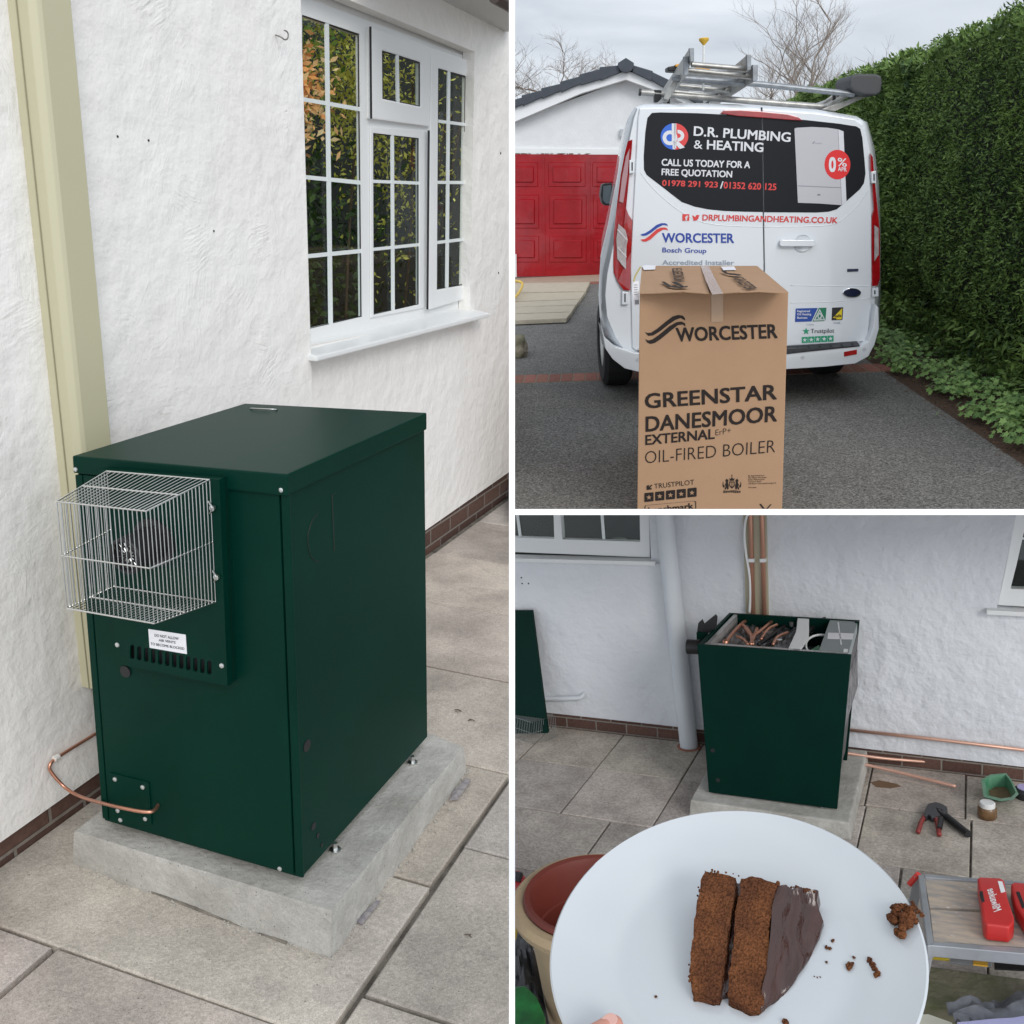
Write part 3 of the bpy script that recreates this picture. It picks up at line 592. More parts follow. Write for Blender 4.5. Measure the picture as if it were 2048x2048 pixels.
b=B(); box(b,(2.13,-2.5,-.05),(9,40,-.004)); box(b,(-9,14.0,-.05),(2.13,40,-.004)); struct(P,'soil_bed',b,mat('mulch',(.045,.028,.018),.95,n=(45,1),col2=(.13,.075,.045),bump=(60,.02)))
# brick edging across the drive
b=B(); x=-1.05; REDB=tinted(mat('red_brick',(.36,.15,.10),.85,n=(30,.8),col2=(.22,.09,.065),bump=(90,.003)))
while x<2.12:
    f0=set(b.faces); box(b,(x+.004,2.362,-.01),(x+.098,2.678,.006)); t=random.uniform(.7,1.15); tintfaces(b,[f for f in b.faces if f not in f0],(t,t*random.uniform(.9,1.05),t)); x+=.102
bmesh.ops.bevel(b,geom=b.edges[:],offset=.004,segments=1,affect='EDGES'); struct(P,'brick_edging',b,REDB)
b=B(); box(b,(-1.05,2.355,-.01),(2.12,2.685,.0025)); struct(P,'edging_mortar',b,mat('edging_mortar',(.30,.26,.19),.9,n=(50,.8)))
# ---- boxed boiler
CARD=mat('cardboard',(.42,.262,.158),.75,n=(5,.5),col2=(.37,.228,.135),bump=(240,.0006),spec=.2)
bxo=thing(P,'cardboard_box','tall brown cardboard box with black boiler lettering standing behind the white van','box',BF.o)
def bf(x,y,d=0): return BF(q3(x,y),d)
Z=1.0296
f=[bf(482,1107),bf(1043,1103)]; fb=[bf(470,2150),bf(1013,2150)]
tb=[P.on(q3(490,1003),2,f[0].z),P.on(q3(925,1003),2,f[1].z)]
bb_=[V(tb[0].x,tb[0].y,fb[0].z),V(tb[1].x+.02,tb[1].y,fb[1].z)]
b=B(); hexa(b,[fb[0],fb[1],bb_[1],bb_[0]],[f[0],f[1],tb[1],tb[0]]); part(bxo,'carton',b,CARD,bevel=.004)
tz=f[0].z
def tp(x,y,d=0): return P.on(q3(x,y),2,tz+d)
def flap(pts,lifts):
    b=B(); prism(b,[tp(x,y,.004+l) for (x,y),l in zip(pts,lifts)],(0,0,-.004)); part(bxo,'top_flap',b,CARD)
flap([(481,1106),(540,1105),(600,1102),(650,1099),(700,1103),(745,1107),(716,1003),(490,1003)],[.002,.003,.008,.014,.008,.003,.001,.001])
flap([(752,1107),(800,1105),(860,1101),(930,1099),(990,1102),(1043,1102),(925,1003),(719,1003)],[.003,.006,.012,.010,.005,.002,.001,.001])
TAPE=mat('parcel_tape',(.44,.29,.18),.3,spec=.6)
b=B(); prism(b,[tp(x,y,.019 if y>1050 else .008) for x,y in ((712,1004),(742,1004),(768,1055),(796,1106),(755,1110),(732,1060))],(0,0,-.001)); part(bxo,'packing_tape',b,mat('shiny_tape',(.43,.31,.23),.25,n=(60,1),col2=(.62,.54,.52),spec=.7))
b=B(); prism(b,[bf(752,1108,-.003),bf(797,1108,-.003),bf(797,1214,-.003),bf(752,1216,-.003)],bn*.001); part(bxo,'packing_tape',b,TAPE)
for l in ([(490,1004),(505,1000),(542,1002),(540,1016),(498,1018)],[(788,1006),(838,1005),(846,1018),(798,1019)]):
    b=B(); prism(b,[tp(x,y,.012) for x,y in l],(0,0,-.001)); part(bxo,'paper_label',b,WHITE)
b=B(); tg=[(456,1062),(478,1060),(480,1149),(462,1154),(454,1100)]; prism(b,[bf(x,y,.05) for x,y in tg],bn*.001); tgp=part(bxo,'hanging_tag',b,WHITE)
b=B()
for i in range(5): prism(b,[bf(464+i*3,1132,.048),bf(465.3+i*3,1132,.048),bf(466+i*3,1148,.048),bf(464.7+i*3,1148,.048)],bn*.0006)
for i in range(5): prism(b,[bf(460,1075+i*9,.048),bf(474,1074+i*9,.048),bf(474,1075.5+i*9,.048),bf(460,1076.5+i*9,.048)],bn*.0006)
part(tgp,'barcode',b,INK)
b=B(); tube(b,smoothpath([bf(486,1006,.045),bf(476,1022,.045),bf(464,1042,.045),bf(460,1062,.045)],2),.004,5); part(bxo,'strap',b,mat('yellow_strap',(.5,.42,.16),.5))
# print on the front
def bfz(x,y): return BF(zf(x,y),-.0022)
CINK=mat('carton_print',(.024,.018,.016),.65,spec=.2)
b=B()
for l in ([(1003,575),(1028,603),(1065,600),(1112,572),(1182,517),(1232,483),(1272,468),(1308,487),(1305,468),(1288,450),(1252,445),(1213,456),(1158,497),(1095,549),(1050,578),(1022,581)],
          [(1005,628),(1022,655),(1045,664),(1078,656),(1122,627),(1202,561),(1250,523),(1288,517),(1310,533),(1306,508),(1282,495),(1242,499),(1190,528),(1110,594),(1062,628),(1030,638)]):
    prism(b,[bfz(*p) for p in l],bn*.0008)
part(bxo,'wave_emblem',b,CINK)
def btxt(s,O,R,U,bold=.02,space=1.0):
    b=B(); letters(b,s,bf(*O,-.0024),bf(*R,-.0024),bf(*U,-.0024),bold,space); part(bxo,'lettering',b,CINK)
btxt('WORCESTER',(621,1290),(1003,1276),(617,1237),.035)
btxt('GREENSTAR',(502,1542),(1000,1507),(500,1486),.03)
btxt('DANESMOOR',(504,1630),(1000,1590),(504,1572),.03)
btxt('EXTERNAL',(503,1680),(765,1656),(503,1642),.03)
btxt('ErP+',(768,1643),(826,1634),(768,1622),-.012)
btxt('OIL-FIRED BOILER',(502,1749),(993,1706),(502,1704),-.012)
btxt('TRUSTPILOT',(537,1844),(688,1828),(536,1826),.0)
for i,(s,y) in enumerate((('By Appointment to',1797),('Her Majesty The Queen',1804.5),('Boiler Manufacturer',1812),('Worcester Bosch',1819.5),('T/A Bosch Thermotechnology Ltd',1827),('Worcester',1841))):
    wd=[60,68,62,48,104,32][i]; btxt(s,(892,y+1),(892+wd,y-wd*.035+1),(892,y-4),.01)
b=B()
def star_pts(cx,cy,r,a0=-90): return [(cx+(r if i%2==0 else r*.42)*math.cos(math.radians(a0+36*i)),cy+(r if i%2==0 else r*.42)*math.sin(math.radians(a0+36*i))) for i in range(10)]
for i in range(5):
    cx=517+i*40.6; cy=1877-i*4.4; s=17.5
    sq=[(cx-s+2,cy-s+1),(cx-s,cy-s+3),(cx-s,cy+s-1),(cx-s+2,cy+s),(cx+s-2,cy+s-3),(cx+s,cy+s-5),(cx+s,cy-s),(cx+s-2,cy-s-2)]
    plate(b,[bf(x,y,-.0024) for x,y in sq],[[bf(x,y,-.0024) for x,y in star_pts(cx,cy,11)]],bn*.0006)
part(bxo,'rating_stars',b,CINK)
b=B(); prism(b,[bf(x,y,-.0024) for x,y in ((508,1832),(518,1831),(516,1838),(526,1829),(530,1830),(520,1842),(527,1841),(527,1847),(508,1849),(508,1840))],bn*.0006); part(bxo,'tick_emblem',b,CINK)
b=B(); o_=[(500,1912),(503,1907),(690,1890),(695,1893),(696,1960),(500,1960)]; plate(b,[bf(x,y,-.0024) for x,y in o_],[[bf(x,y,-.0024) for x,y in inset(o_,.965)]],bn*.0006); part(bxo,'logo_border',b,CINK)
btxt('benchmark',(515,1938),(685,1920),(513,1915),.035)
# crest: crown, shield and two supporters
b=B()
def cp_(pts): prism(b,[bf(x,y,-.0024) for x,y in pts],bn*.0006)
cx,cy=830,1828
cp_([(cx-8,cy-14),(cx-10,cy-24),(cx-5,cy-20),(cx,cy-28),(cx+5,cy-20),(cx+10,cy-24),(cx+8,cy-14)]); cp_([(cx-1.5,cy-29),(cx-1.5,cy-37),(cx+1.5,cy-37),(cx+1.5,cy-29)])
plate(b,[bf(x,y,-.0024) for x,y in ((cx-10,cy-11),(cx+10,cy-11),(cx+10,cy+6),(cx,cy+16),(cx-10,cy+6))],[[bf(x,y,-.0024) for x,y in ((cx-7,cy-8),(cx-1,cy-8),(cx-1,cy+9),(cx-7,cy+4))],[bf(x,y,-.0024) for x,y in ((cx+1,cy-8),(cx+7,cy-8),(cx+7,cy+4),(cx+1,cy+9))]],bn*.0006)
for s in (-1,1):
    cp_([(cx+s*x,cy+y) for x,y in ((13,18),(12,4),(15,-8),(13,-16),(20,-22),(25,-15),(22,-8),(26,0),(24,8),(28,18),(23,20),(20,11),(17,20))])
    cp_([(cx+s*x,cy+y) for x,y in ((27,6),(33,-2),(31,-12),(35,-5),(35,6),(30,14))])
for i in range(9): cp_([(cx-32+i*7.4,cy+23+math.sin(i)*1.2),(cx-27+i*7.4,cy+22.5+math.sin(i)*1.2),(cx-27+i*7.4,cy+31+math.cos(i)),(cx-32+i*7.4,cy+31.5+math.cos(i))])
part(bxo,'crest',b,CINK)
b=B()
for l in (((933,1902),(940,1901),(958,1925),(952,1928)),((975,1903),(980,1903),(958,1928),(954,1926))): prism(b,[bf(x,y,-.0024) for x,y in l],bn*.0006)
part(bxo,'handling_symbol',b,CINK)
# print on the top
for (O,R_,U) in (((655,1064),(640,1010),(612,1066)),((823,1042),(884,1094),(862,1038))):
    b=B(); letters(b,'WORCESTER',tp(*O,.020),tp(*R_,.020),tp(*U,.020),.03); part(bxo,'lettering',b,CINK)
b=B()
for l in ([(563,1063),(575,1062),(600,1078),(640,1081),(665,1078),(660,1084),(620,1086),(590,1082)],[(600,1063),(625,1066),(650,1080),(640,1082),(615,1072)],[(788,1021),(800,1020),(815,1030),(840,1032),(866,1036),(862,1039),(825,1037),(803,1031)]): prism(b,[tp(x,y,.020) for x,y in l],(0,0,-.0006))
part(bxo,'wave_emblem',b,CINK)
# ---- van
VW=mat('white_van_paint',(.74,.77,.80),.22,n=(2,.3),col2=(.70,.735,.77),coat=.6,spec=.5)
DK=mat('black_vinyl',(.008,.009,.013),.34,spec=.22); REDL=mat('red_lamp',(.42,.008,.012),.12,n=(18,.7),col2=(.20,.003,.006),coat=1); CLR=mat('clear_lamp',(.55,.50,.50),.12,n=(20,.8),col2=(.30,.24,.24),coat=1)
van=thing(P,'van','white panel van with black rear graphics and a ladder rack, backed up behind the box','van',VF.o)
out0=[(490,398),(700,396),(900,401),(1150,420),(1300,446),(1335,470),(1356,560),(1372,700),(1378,850),(1378,1100),(1372,1230),(1355,1300),(1300,1330),(1040,1350),(480,1350),(420,1330),(385,1280),(352,1200),(345,1120),(352,1040),(385,880),(408,700),(432,550),(455,440),(468,405)]
out1=[(500,392),(700,389),(900,394),(1150,413),(1300,438),(1342,462),(1368,560),(1385,700),(1391,850),(1391,1100),(1386,1230),(1365,1290),(1300,1310),(1040,1325),(480,1325),(400,1300),(345,1270),(332,1200),(326,1110),(333,985),(362,860),(392,700),(418,550),(438,445),(462,404)]
b=B(); r0=[VF(q3(*p),.004) for p in inset(out0,.985)]; r0a=[VF(q3(*p),.03) for p in out0]; r1=[VF(q3(*p),.17) for p in out1]
def fwd(r,d,k=1,zs=1,zmax=9): 
    c=sum(r,Vector())/len(r); o=[]
    for p in r:
        x=(p-c).dot(VF.u)*k; z=min(.34+(p.z-.34)*zs,zmax); q_=c+VF.u*x+fv*d; o.append(V(q_.x,q_.y,z))
    return o
rr=[r0,r0a,r1,fwd(r1,.8),fwd(r1,2.4),fwd(r1,3.5,.99),fwd(r1,4.0,.95,1,1.55),fwd(r1,4.75,.88,1,1.0)]
vs=[[b.verts.new(p) for p in r_] for r_ in rr]; n=len(r0)
b.faces.new(vs[0]); b.faces.new(vs[-1][::-1])
for A,C_ in zip(vs,vs[1:]):
    for i in range(n): b.faces.new((A[i],A[(i+1)%n],C_[(i+1)%n],C_[i]))
bmesh.ops.recalc_face_normals(b,faces=b.faces); part(van,'body',b,VW,smooth=35)
DL=[(482,408),(700,406),(940,412),(945,700),(950,1000),(948,1310),(470,1322),(455,1310),(452,1180),(448,1000),(458,800),(468,620),(476,450)]
DR=[(945,412),(1150,428),(1290,449),(1320,470),(1338,560),(1352,700),(1357,850),(1358,1040),(1352,1150),(1342,1270),(1328,1288),(952,1310),(954,1000),(949,700)]
dl=vparts(van,'rear_door',DL,-.012,.03,VW,bevel=.005); dr=vparts(van,'rear_door',DR,-.012,.03,VW,bevel=.005)
SEAM=mat('panel_gap',(.03,.035,.04),.6)
b=B(); prism(b,poly(VF,[(939,405),(945.5,405),(951,700),(955,1000),(954,1315),(948,1315),(949,1000),(945,700)],-.0065),vn*.004); part(van,'panel_gap',b,SEAM)
def line(par,pts,d,r,m,name='pressed_line'):
    b=B(); tube(b,smoothpath(poly(VF,pts,d),2),r,6); return part(par,name,b,m,smooth=180)
line(dl,[(484,650),(520,700),(600,775),(690,832),(780,852),(948,856)],-.0105,.0035,VW); line(dr,[(955,856),(1180,854),(1235,840),(1300,780),(1345,715)],-.0105,.0035,VW)
line(dr,[(1050,1076),(1200,1080),(1356,1078)],-.0105,.0035,VW); line(dr,[(1048,1142),(1200,1140),(1350,1126)],-.0105,.0035,VW)
vparts(dl,'black_graphic',[(528,426),(560,424),(700,427),(941,440),(947,800),(880,799),(800,796),(740,790),(690,780),(640,762),(560,700),(508,660),(498,640),(497,590),(503,500),(511,445)],-.0138,.001,DK)
vparts(dr,'black_graphic',[(946,441),(1100,452),(1230,466),(1300,477),(1314,486),(1322,520),(1330,600),(1334,655),(1328,692),(1312,715),(1250,770),(1225,790),(1195,799),(1150,802),(951,801)],-.0138,.001,DK)
def vtxt(par,s,O,R_,U,m,bold=.03,name='lettering',d=-.0152):
    b=B(); letters(b,s,VF(q3(*O),d),VF(q3(*R_),d),VF(q3(*U),d),bold); return part(par,name,b,m)
LW=mat('white_vinyl',(.72,.73,.76),.4); LR=mat('red_vinyl',(.70,.05,.045),.4); LB=mat('blue_vinyl',(.02,.06,.36),.4); LGy=mat('grey_vinyl',(.30,.34,.40),.4)
vtxt(dl,'D.R. PLUMBING',(685,512),(1050,536),(687,476),LW,.03); vtxt(dl,'&',(686,560),(719,562),(686,528),LW,0); vtxt(dl,'HEATING',(735,563),(948,574),(736,528),LW,.033)
vtxt(dl,'CALL US TODAY FOR A',(564,625),(898,635),(565,599),LW,.035); vtxt(dl,'FREE QUOTATION',(564,661),(830,670),(565,636),LW,.035)
vtxt(dl,'01978 291 923',(566,701),(776,708),(567,679),LR,.03); vtxt(dl,'/',(785,711),(797,712),(786,684),LW,.03); vtxt(dl,'01352 620 125',(798,711),(997,718),(799,686),LR,.03)
vtxt(dl,'DRPLUMBINGANDHEATING.CO.UK',(718,832),(1228,843),(719,809),LR,.03)
vtxt(dl,'WORCESTER',(567,915),(838,917),(566,879),LB,.032); vtxt(dl,'Bosch Group',(567,952),(733,955),(568,934),LB,.02); vtxt(dl,'Accredited Installer',(567,999),(838,1000),(567,981),LGy,.02)
def vshape(par,name,ps,m,d=-.0152,conv=q3):
    b=B()
    for l in ps: prism(b,[VF(conv(*p),d) for p in l],vn*.0006)
    return part(par,name,b,m)
c0=(613,515); vshape(dl,'round_emblem',[ell(*c0,52,50,18,90,270)],mat('blue_disc',(.02,.13,.62),.4)); vshape(dl,'round_emblem',[ell(*c0,52,50,18,-90,90)],LR)
b=B()
def ringp(cx,cy,rx,ry,tx,a0=0,a1=360,n=20):
    o=ell(cx,cy,rx,ry,n,a0,a1); i_=ell(cx,cy,rx-tx,ry-tx,n,a0,a1)
    for k in range(n): 
        k2=(k+1)%len(o); prism(b,[VF(q3(*p),-.0165) for p in (o[k],o[k2],i_[k2],i_[k])],vn*.0006)
ringp(596,520,28,28,14); ringp(626,512,24,22,13,-95,95,12)
for l in (((603,466),(617,466),(617,548),(603,548)),((612,466),(620,466),(620,560),(612,560)),((612,534),(628,534),(652,556),(634,562),(620,548)),((606,532),(616,532),(616,564),(606,562))): prism(b,[VF(q3(*p),-.0168) for p in l],vn*.0006)
part(dl,'emblem_letters',b,LW)
vshape(dl,'wave_emblem',[[(968,1772),(988,1780),(1015,1777),(1045,1760),(1100,1718),(1140,1698),(1165,1700),(1176,1708),(1172,1692),(1155,1684),(1125,1684),(1090,1698),(1040,1738),(1005,1760),(985,1764)]],LB,conv=ze)
vshape(dl,'wave_emblem',[[(970,1808),(985,1822),(1008,1824),(1045,1808),(1100,1757),(1140,1733),(1165,1733),(1178,1741),(1172,1724),(1155,1716),(1125,1717),(1090,1732),(1040,1778),(1005,1803),(985,1806)]],LR,conv=ze)
vshape(dl,'social_icon',[[(643,808),(669,808),(669,833),(643,833)]],LR); vtxt(dl,'f',(653,832),(665,832),(653,814),LW,.04,d=-.0165,name='icon_letter')
vshape(dl,'bird_icon',[[(681,811),(688,817),(694,818),(694,813),(699,810),(704,812),(708,812),(705,817),(703,825),(696,832),(687,833),(681,830),(686,829),(683,825),(685,824),(681,819)]],LR)
GB=mat('pictured_boiler',(.52,.51,.54),.4); vshape(dr,'pictured_boiler',[[(1066,485),(1075,482),(1130,479),(1190,482),(1230,488),(1244,774),(1160,768),(1079,765)]],GB)
vshape(dr,'pictured_boiler_side',[[(1231,488),(1251,496),(1262,760),(1245,774)]],mat('pictured_side',(.66,.66,.70),.4))
vshape(dr,'pictured_boiler_line',[[(1078,700),(1241,707),(1241,709),(1078,702)],ell(1158,735,7,3.5,8),[(1133,541),(1141,532),(1143,535),(1136,543)]],mat('grey_line',(.22,.22,.26),.5),d=-.0162)
vtxt(dr,'worcester',(1143,542),(1169,543),(1143,537),LGy,0,d=-.0165)
vshape(dr,'price_roundel',[ell(1228,621,49,56,28)],mat('roundel_red',(.72,.02,.02),.4),d=-.0162)
vtxt(dr,'0',(1195,648),(1222,650),(1196,592),LW,.05,d=-.0172); vtxt(dr,'%',(1228,626),(1263,630),(1229,595),LW,.012,d=-.0172); vtxt(dr,'APR',(1230,645),(1263,648),(1230,629),LW,.02,d=-.0172)
# stickers
vshape(dr,'blue_sticker',[[(1071,1164),(1154,1162),(1130,1213),(1068,1215)]],mat('sticker_blue',(.015,.07,.36),.4)); vshape(dr,'green_sticker',[[(1158,1162),(1187,1161),(1183,1208),(1176,1211),(1134,1213)]],mat('sticker_green',(.01,.20,.10),.4))
for s,y in (('Registered',1178),('Oil Heating',1190),('Business',1203)): vtxt(dr,s,(1076,y),(1076+len(s)*4.8,y-.5),(1076,y-8),LW,.03,d=-.0162)
b=B(); plate(b,[VF(q3(*p),-.0162) for p in ((1161,1166),(1182,1208),(1138,1210))],[[VF(q3(*p),-.0162) for p in ((1161,1173),(1177,1205),(1144,1206))]],vn*.0006); plate(b,[VF(q3(*p),-.0162) for p in ((1161,1178),(1170,1192),(1166,1202),(1156,1202),(1152,1193))],[[VF(q3(*p),-.0162) for p in ((1161,1184),(1166,1192),(1163,1199),(1158,1199),(1156,1193))]],vn*.0006); part(dr,'sticker_emblem',b,LW)
vtxt(dr,'OFTEC',(1145,1208),(1173,1207),(1145,1203),LW,.03,d=-.0172)
vtxt(dr,'C13304',(1110,1228),(1139,1228),(1110,1222),LGy,0); vtxt(dr,'506588',(1213,1222),(1238,1221),(1213,1216),LGy,0)
vshape(dr,'black_sticker',[[(1208,1161),(1250,1159),(1247,1207),(1206,1209)]],INK); vshape(dr,'yellow_triangle',[[(1211,1199),(1246,1163),(1244,1204),(1240,1205),(1224,1205),(1224,1201)]],mat('sticker_yellow',(.80,.62,.02),.4),d=-.0162)
vtxt(dr,'safe',(1217,1198),(1243,1196),(1217,1187),INK,.03,d=-.0175)
TG=mat('rating_green',(.01,.33,.17),.4); vshape(dr,'green_star',[star_pts(1110,1250,14)],TG); vtxt(dr,'Trustpilot',(1128,1257),(1216,1255),(1128,1241),INK,.005)
b=B()
for i in range(5):
    cx=1105+i*24.3; cy=1283-i*1.3; s=11.3; plate(b,[VF(q3(x,y),-.0152) for x,y in ((cx-s,cy-s),(cx+s,cy-s-.7),(cx+s,cy+s-.7),(cx-s,cy+s))],[[VF(q3(x,y),-.0152) for x,y in star_pts(cx,cy,9)]],vn*.0006)
part(dr,'rating_stars',b,TG); b=B()
for i in range(5): prism(b,[VF(q3(x,y),-.0146) for x,y in star_pts(1105+i*24.3,1283-i*1.3,9.5)],vn*.0004)
part(dr,'white_stars',b,LW)
# handle, badge, hinges
b=B(); lathe(b,VF(q3(1100,919),-.0135),-vn,[(0,0),(.048,0),(.05,.004),(.040,.0015),(0,-.001)],28); part(dr,'handle_recess',b,VW,smooth=60)
b=B(); hc=VF(q3(1096,919),-.0135); tube(b,[hc+(VF.u*math.cos(t_*math.pi/14)+V(0,0,1)*math.sin(t_*math.pi/14))*.055 for t_ in range(29)],.0028,6); part(dr,'recess_rim',b,mat('recess_grey',(.50,.54,.58),.35),smooth=180)
b=B(); prism(b,[VF(q3(*p),-.045) for p in ((1012,908),(1020,905),(1140,906),(1145,912),(1145,924),(1138,930),(1018,930),(1011,926))],vn*.02); 
for x0 in (1018,1132): prism(b,[VF(q3(*p),-.027) for p in ((x0,910),(x0+9,910),(x0+9,926),(x0,926))],vn*.016)
part(dr,'door_handle',b,VW,bevel=.004)
CHR=mat('chrome',(.8,.8,.82),.08,metal=1)
vshape(dr,'name_plate',[[(1265,1015),(1307,1014),(1307,1024),(1265,1026)]],mat('dark_blue_plate',(.02,.025,.06),.3),d=-.016)
b=B(); prism(b,[VF(q3(*p),-.022) for p in ell(1283,1105,35,18,28)],vn*.01); bd=part(dr,'badge_ring',b,CHR,bevel=.003); b=B(); prism(b,[VF(q3(*p),-.0235) for p in ell(1283,1105,31,14.5,28)],vn*.004); part(bd,'badge_face',b,mat('badge_navy',(.008,.012,.04),.15,coat=1))
for l,dd in (([(443,604),(461,602),(462,652),(443,655)],-.03),([(416,1100),(440,1102),(440,1148),(415,1150)],-.02),([(1356,648),(1373,645),(1374,690),(1358,692)],-.03),([(1359,1088),(1383,1085),(1383,1118),(1361,1120)],-.02)):
    hg=vparts(van,'hinge',l,dd,.03,VW,bevel=.003); vparts(hg,'hinge_pin',[(l[0][0]+8,l[0][1]+8),(l[0][0]+13,l[0][1]+8),(l[0][0]+13,l[2][1]-8),(l[0][0]+8,l[2][1]-8)],dd-.002,.004,SEAM)
# lamps follow the rounded corner
def lamp(name,pts,m,th=.02,**k):
    b=B(); prism(b,[VF(q3(x,y),d) for x,y,d in pts],vn*th); return part(van,name,b,m,**k)
tl=lamp('tail_light',[(437,532,-.01),(455,526,-.024),(453,560,-.024),(438,720,-.024),(431,785,-.024),(440,810,-.024),(455,832,-.024),(451,950,-.024),(446,1097,-.024),(420,1094,-.02),(398,1062,-.012),(384,1030,-.005),(382,1000,-.002),(384,880,0),(396,770,0),(410,660,0),(425,580,-.003)],REDL,bevel=.003)
def sub(par,name,pts,m,th=.004):
    b=B(); prism(b,[VF(q3(x,y),d) for x,y,d in pts],vn*th); part(par,name,b,m)
sub(tl,'clear_lens',[(402,845,-.018),(428,868,-.030),(437,905,-.030),(432,930,-.030),(430,1015,-.030),(415,1000,-.026),(398,975,-.018),(394,900,-.014)],CLR)
sub(tl,'clear_lens',[(430,590,-.018),(444,560,-.028),(436,660,-.030),(420,765,-.026),(405,760,-.014),(415,670,-.014)],mat('lens_pink',(.55,.34,.36),.15,coat=1))
for y0 in (868,935): sub(tl,'lens_divider',[(398,y0-5,-.022),(432,y0+32,-.034),(432,y0+38,-.034),(398,y0+1,-.022)],mat('lens_white',(.7,.66,.66),.2))
tr2=lamp('tail_light',[(1352,578,-.016),(1362,592,-.016),(1370,690,-.012),(1382,800,-.01),(1388,870,-.008),(1389,1050,-.006),(1381,1078,-.01),(1358,1080,-.02),(1357,900,-.022),(1358,820,-.022),(1366,790,-.018),(1360,700,-.02),(1354,640,-.02)],REDL,bevel=.003)
sub(tr2,'clear_lens',[(1368,850,-.028),(1383,860,-.02),(1384,960,-.018),(1368,985,-.028)],CLR)
vparts(van,'high_brake_light',[(786,428),(800,416),(860,415),(940,420),(1040,430),(1080,441),(1097,455),(1050,453),(940,444),(850,438)],-.028,.04,REDL,bevel=.004)
bp_=vparts(van,'bumper',[(338,1230),(350,1275),(390,1310),(462,1332),(700,1338),(1040,1333),(1315,1308),(1345,1288),(1362,1240),(1374,1150),(1383,1160),(1385,1240),(1368,1300),(1345,1345),(1295,1372),(1180,1384),(1040,1393),(700,1402),(480,1404),(425,1390),(380,1355),(352,1315)],-.075,.22,VW,bevel=.014,seg=3,smooth=50)
b=B(); prism(b,[VF(q3(*p),d) for p,d in (((480,1318),-.012),((1040,1310),-.012),((1300,1290),-.012),((1313,1306),-.082),((1040,1336),-.082),((480,1340),-.082))],(0,0,.006)); st=part(van,'bumper_step',b,mat('step_plastic',(.03,.032,.036),.55,n=(60,.6),col2=(.06,.06,.065)))
b=B()
for i in range(20):
    x=500+i*41; y=1330-(max(x-950,0))*.075
    prism(b,[VF(q3(x,y-6),-.05)+V(0,0,.008),VF(q3(x+6,y-6),-.05)+V(0,0,.008),VF(q3(x+14,y+3),-.08)+V(0,0,.008),VF(q3(x+8,y+3),-.08)+V(0,0,.008)],(0,0,-.003))
part(st,'grip_ribs',b,BLACK)
vparts(bp_,'reflector',[(1253,1328),(1302,1319),(1302,1337),(1253,1346)],-.080,.01,REDL,bevel=.002)
for x,y in ((1097,1349),(1329,1318),(474,1357)):
    b=B(); lathe(b,VF(q3(x,y),-.0755),-vn,[(.014,-.002),(.014,.001),(.011,.0015),(.010,0),(.007,0),(.006,.002),(0,.002)],16); part(bp_,'parking_sensor',b,mat('sensor_grey',(.55,.57,.6),.35))
# wheels, mirror
c1=VF(q3(375,1428),1.0); hub=V(c1.x+.03,c1.y,.335)
for (off,fw) in ((0,0),(1.66,0),(0,2.95),(1.66,2.95)):
    c=hub+VF.u*off+fv*fw; wb=B(); lathe(wb,c-VF.u*.11,VF.u,[(.2,0),(.30,0),(.335,.03),(.335,.19),(.30,.22),(.2,.22),(.2,0)],32); wh=part(van,'wheel',wb,RUBBER,smooth=40)
    wb=B(); lathe(wb,c-VF.u*.1,VF.u,[(0,.03),(.12,.02),(.2,0),(.2,.2),(0,.2)],24); part(wh,'rim',wb,STEEL,smooth=40)
b=B(); prism(b,[VF(q3(*p),3.6) for p in ((340,697),(347,692),(378,690),(382,775),(352,776),(340,765),(334,735))],vn*.16); mr_=part(van,'wing_mirror',b,BLACK,bevel=.02)
b=B(); prism(b,[VF(q3(*p),3.595) for p in ((344,702),(375,697),(377,768),(354,768),(342,755))],vn*.004); part(mr_,'mirror_glass',b,mat('mirror_glass',(.12,.14,.15),.05,metal=1))
b=B(); tube(b,[VF(q3(372,735),3.68),VF(q3(410,745),3.68)],.04,8); part(mr_,'mirror_arm',b,BLACK)
# ---- roof load
ALU=mat('aluminium',(.46,.455,.43),.42,metal=.8,n=(14,1),col2=(.28,.275,.26)); GALV=mat('galvanised_tube',(.30,.32,.34),.45,metal=.7,n=(25,.8),col2=(.18,.19,.20))
def vx(x,y,d): return VF(q3(x,y),d)
rk=thing(P,'roof_rack','aluminium roof rack with cross bars and a grey roller tube on the van roof','roof rack',vx(800,400,.5))
b=B(); tube(b,[vx(480,348,.62),vx(1190,405,.62)],.021,12); cb_=part(rk,'cross_bar',b,ALU,smooth=60)
b=B(); tube(b,[vx(479,348,.62),vx(487,348.6,.62)],.024,10); part(cb_,'end_cap',b,BLACK)
b=B(); prism(b,[vx(x,y,.60) for x,y in ((537,338),(565,340),(565,372),(550,386),(538,386))],vn*.05); part(rk,'clamp',b,BLACK,bevel=.004)
b=B(); tube(b,[vx(604,292,.35),vx(940,318,.35),vx(1290,356,.35)],.019,14); part(rk,'roller_tube',b,GALV,smooth=60)
b=B(); prism(b,[vx(x,y,.30) for x,y in ((1276,300),(1284,283),(1310,278),(1375,279),(1395,287),(1398,315),(1392,350),(1375,360),(1330,358),(1290,345),(1275,330))],vn*.30); part(rk,'end_housing',b,mat('dark_housing',(.055,.057,.06),.55),bevel=.02,seg=3)
for l in ([(572,372),(578,350),(612,296),(632,290),(634,300),(592,378)],):
    b=B(); prism(b,[vx(x,y,.42) for x,y in l],vn*.03); part(rk,'side_bracket',b,ALU,bevel=.003)
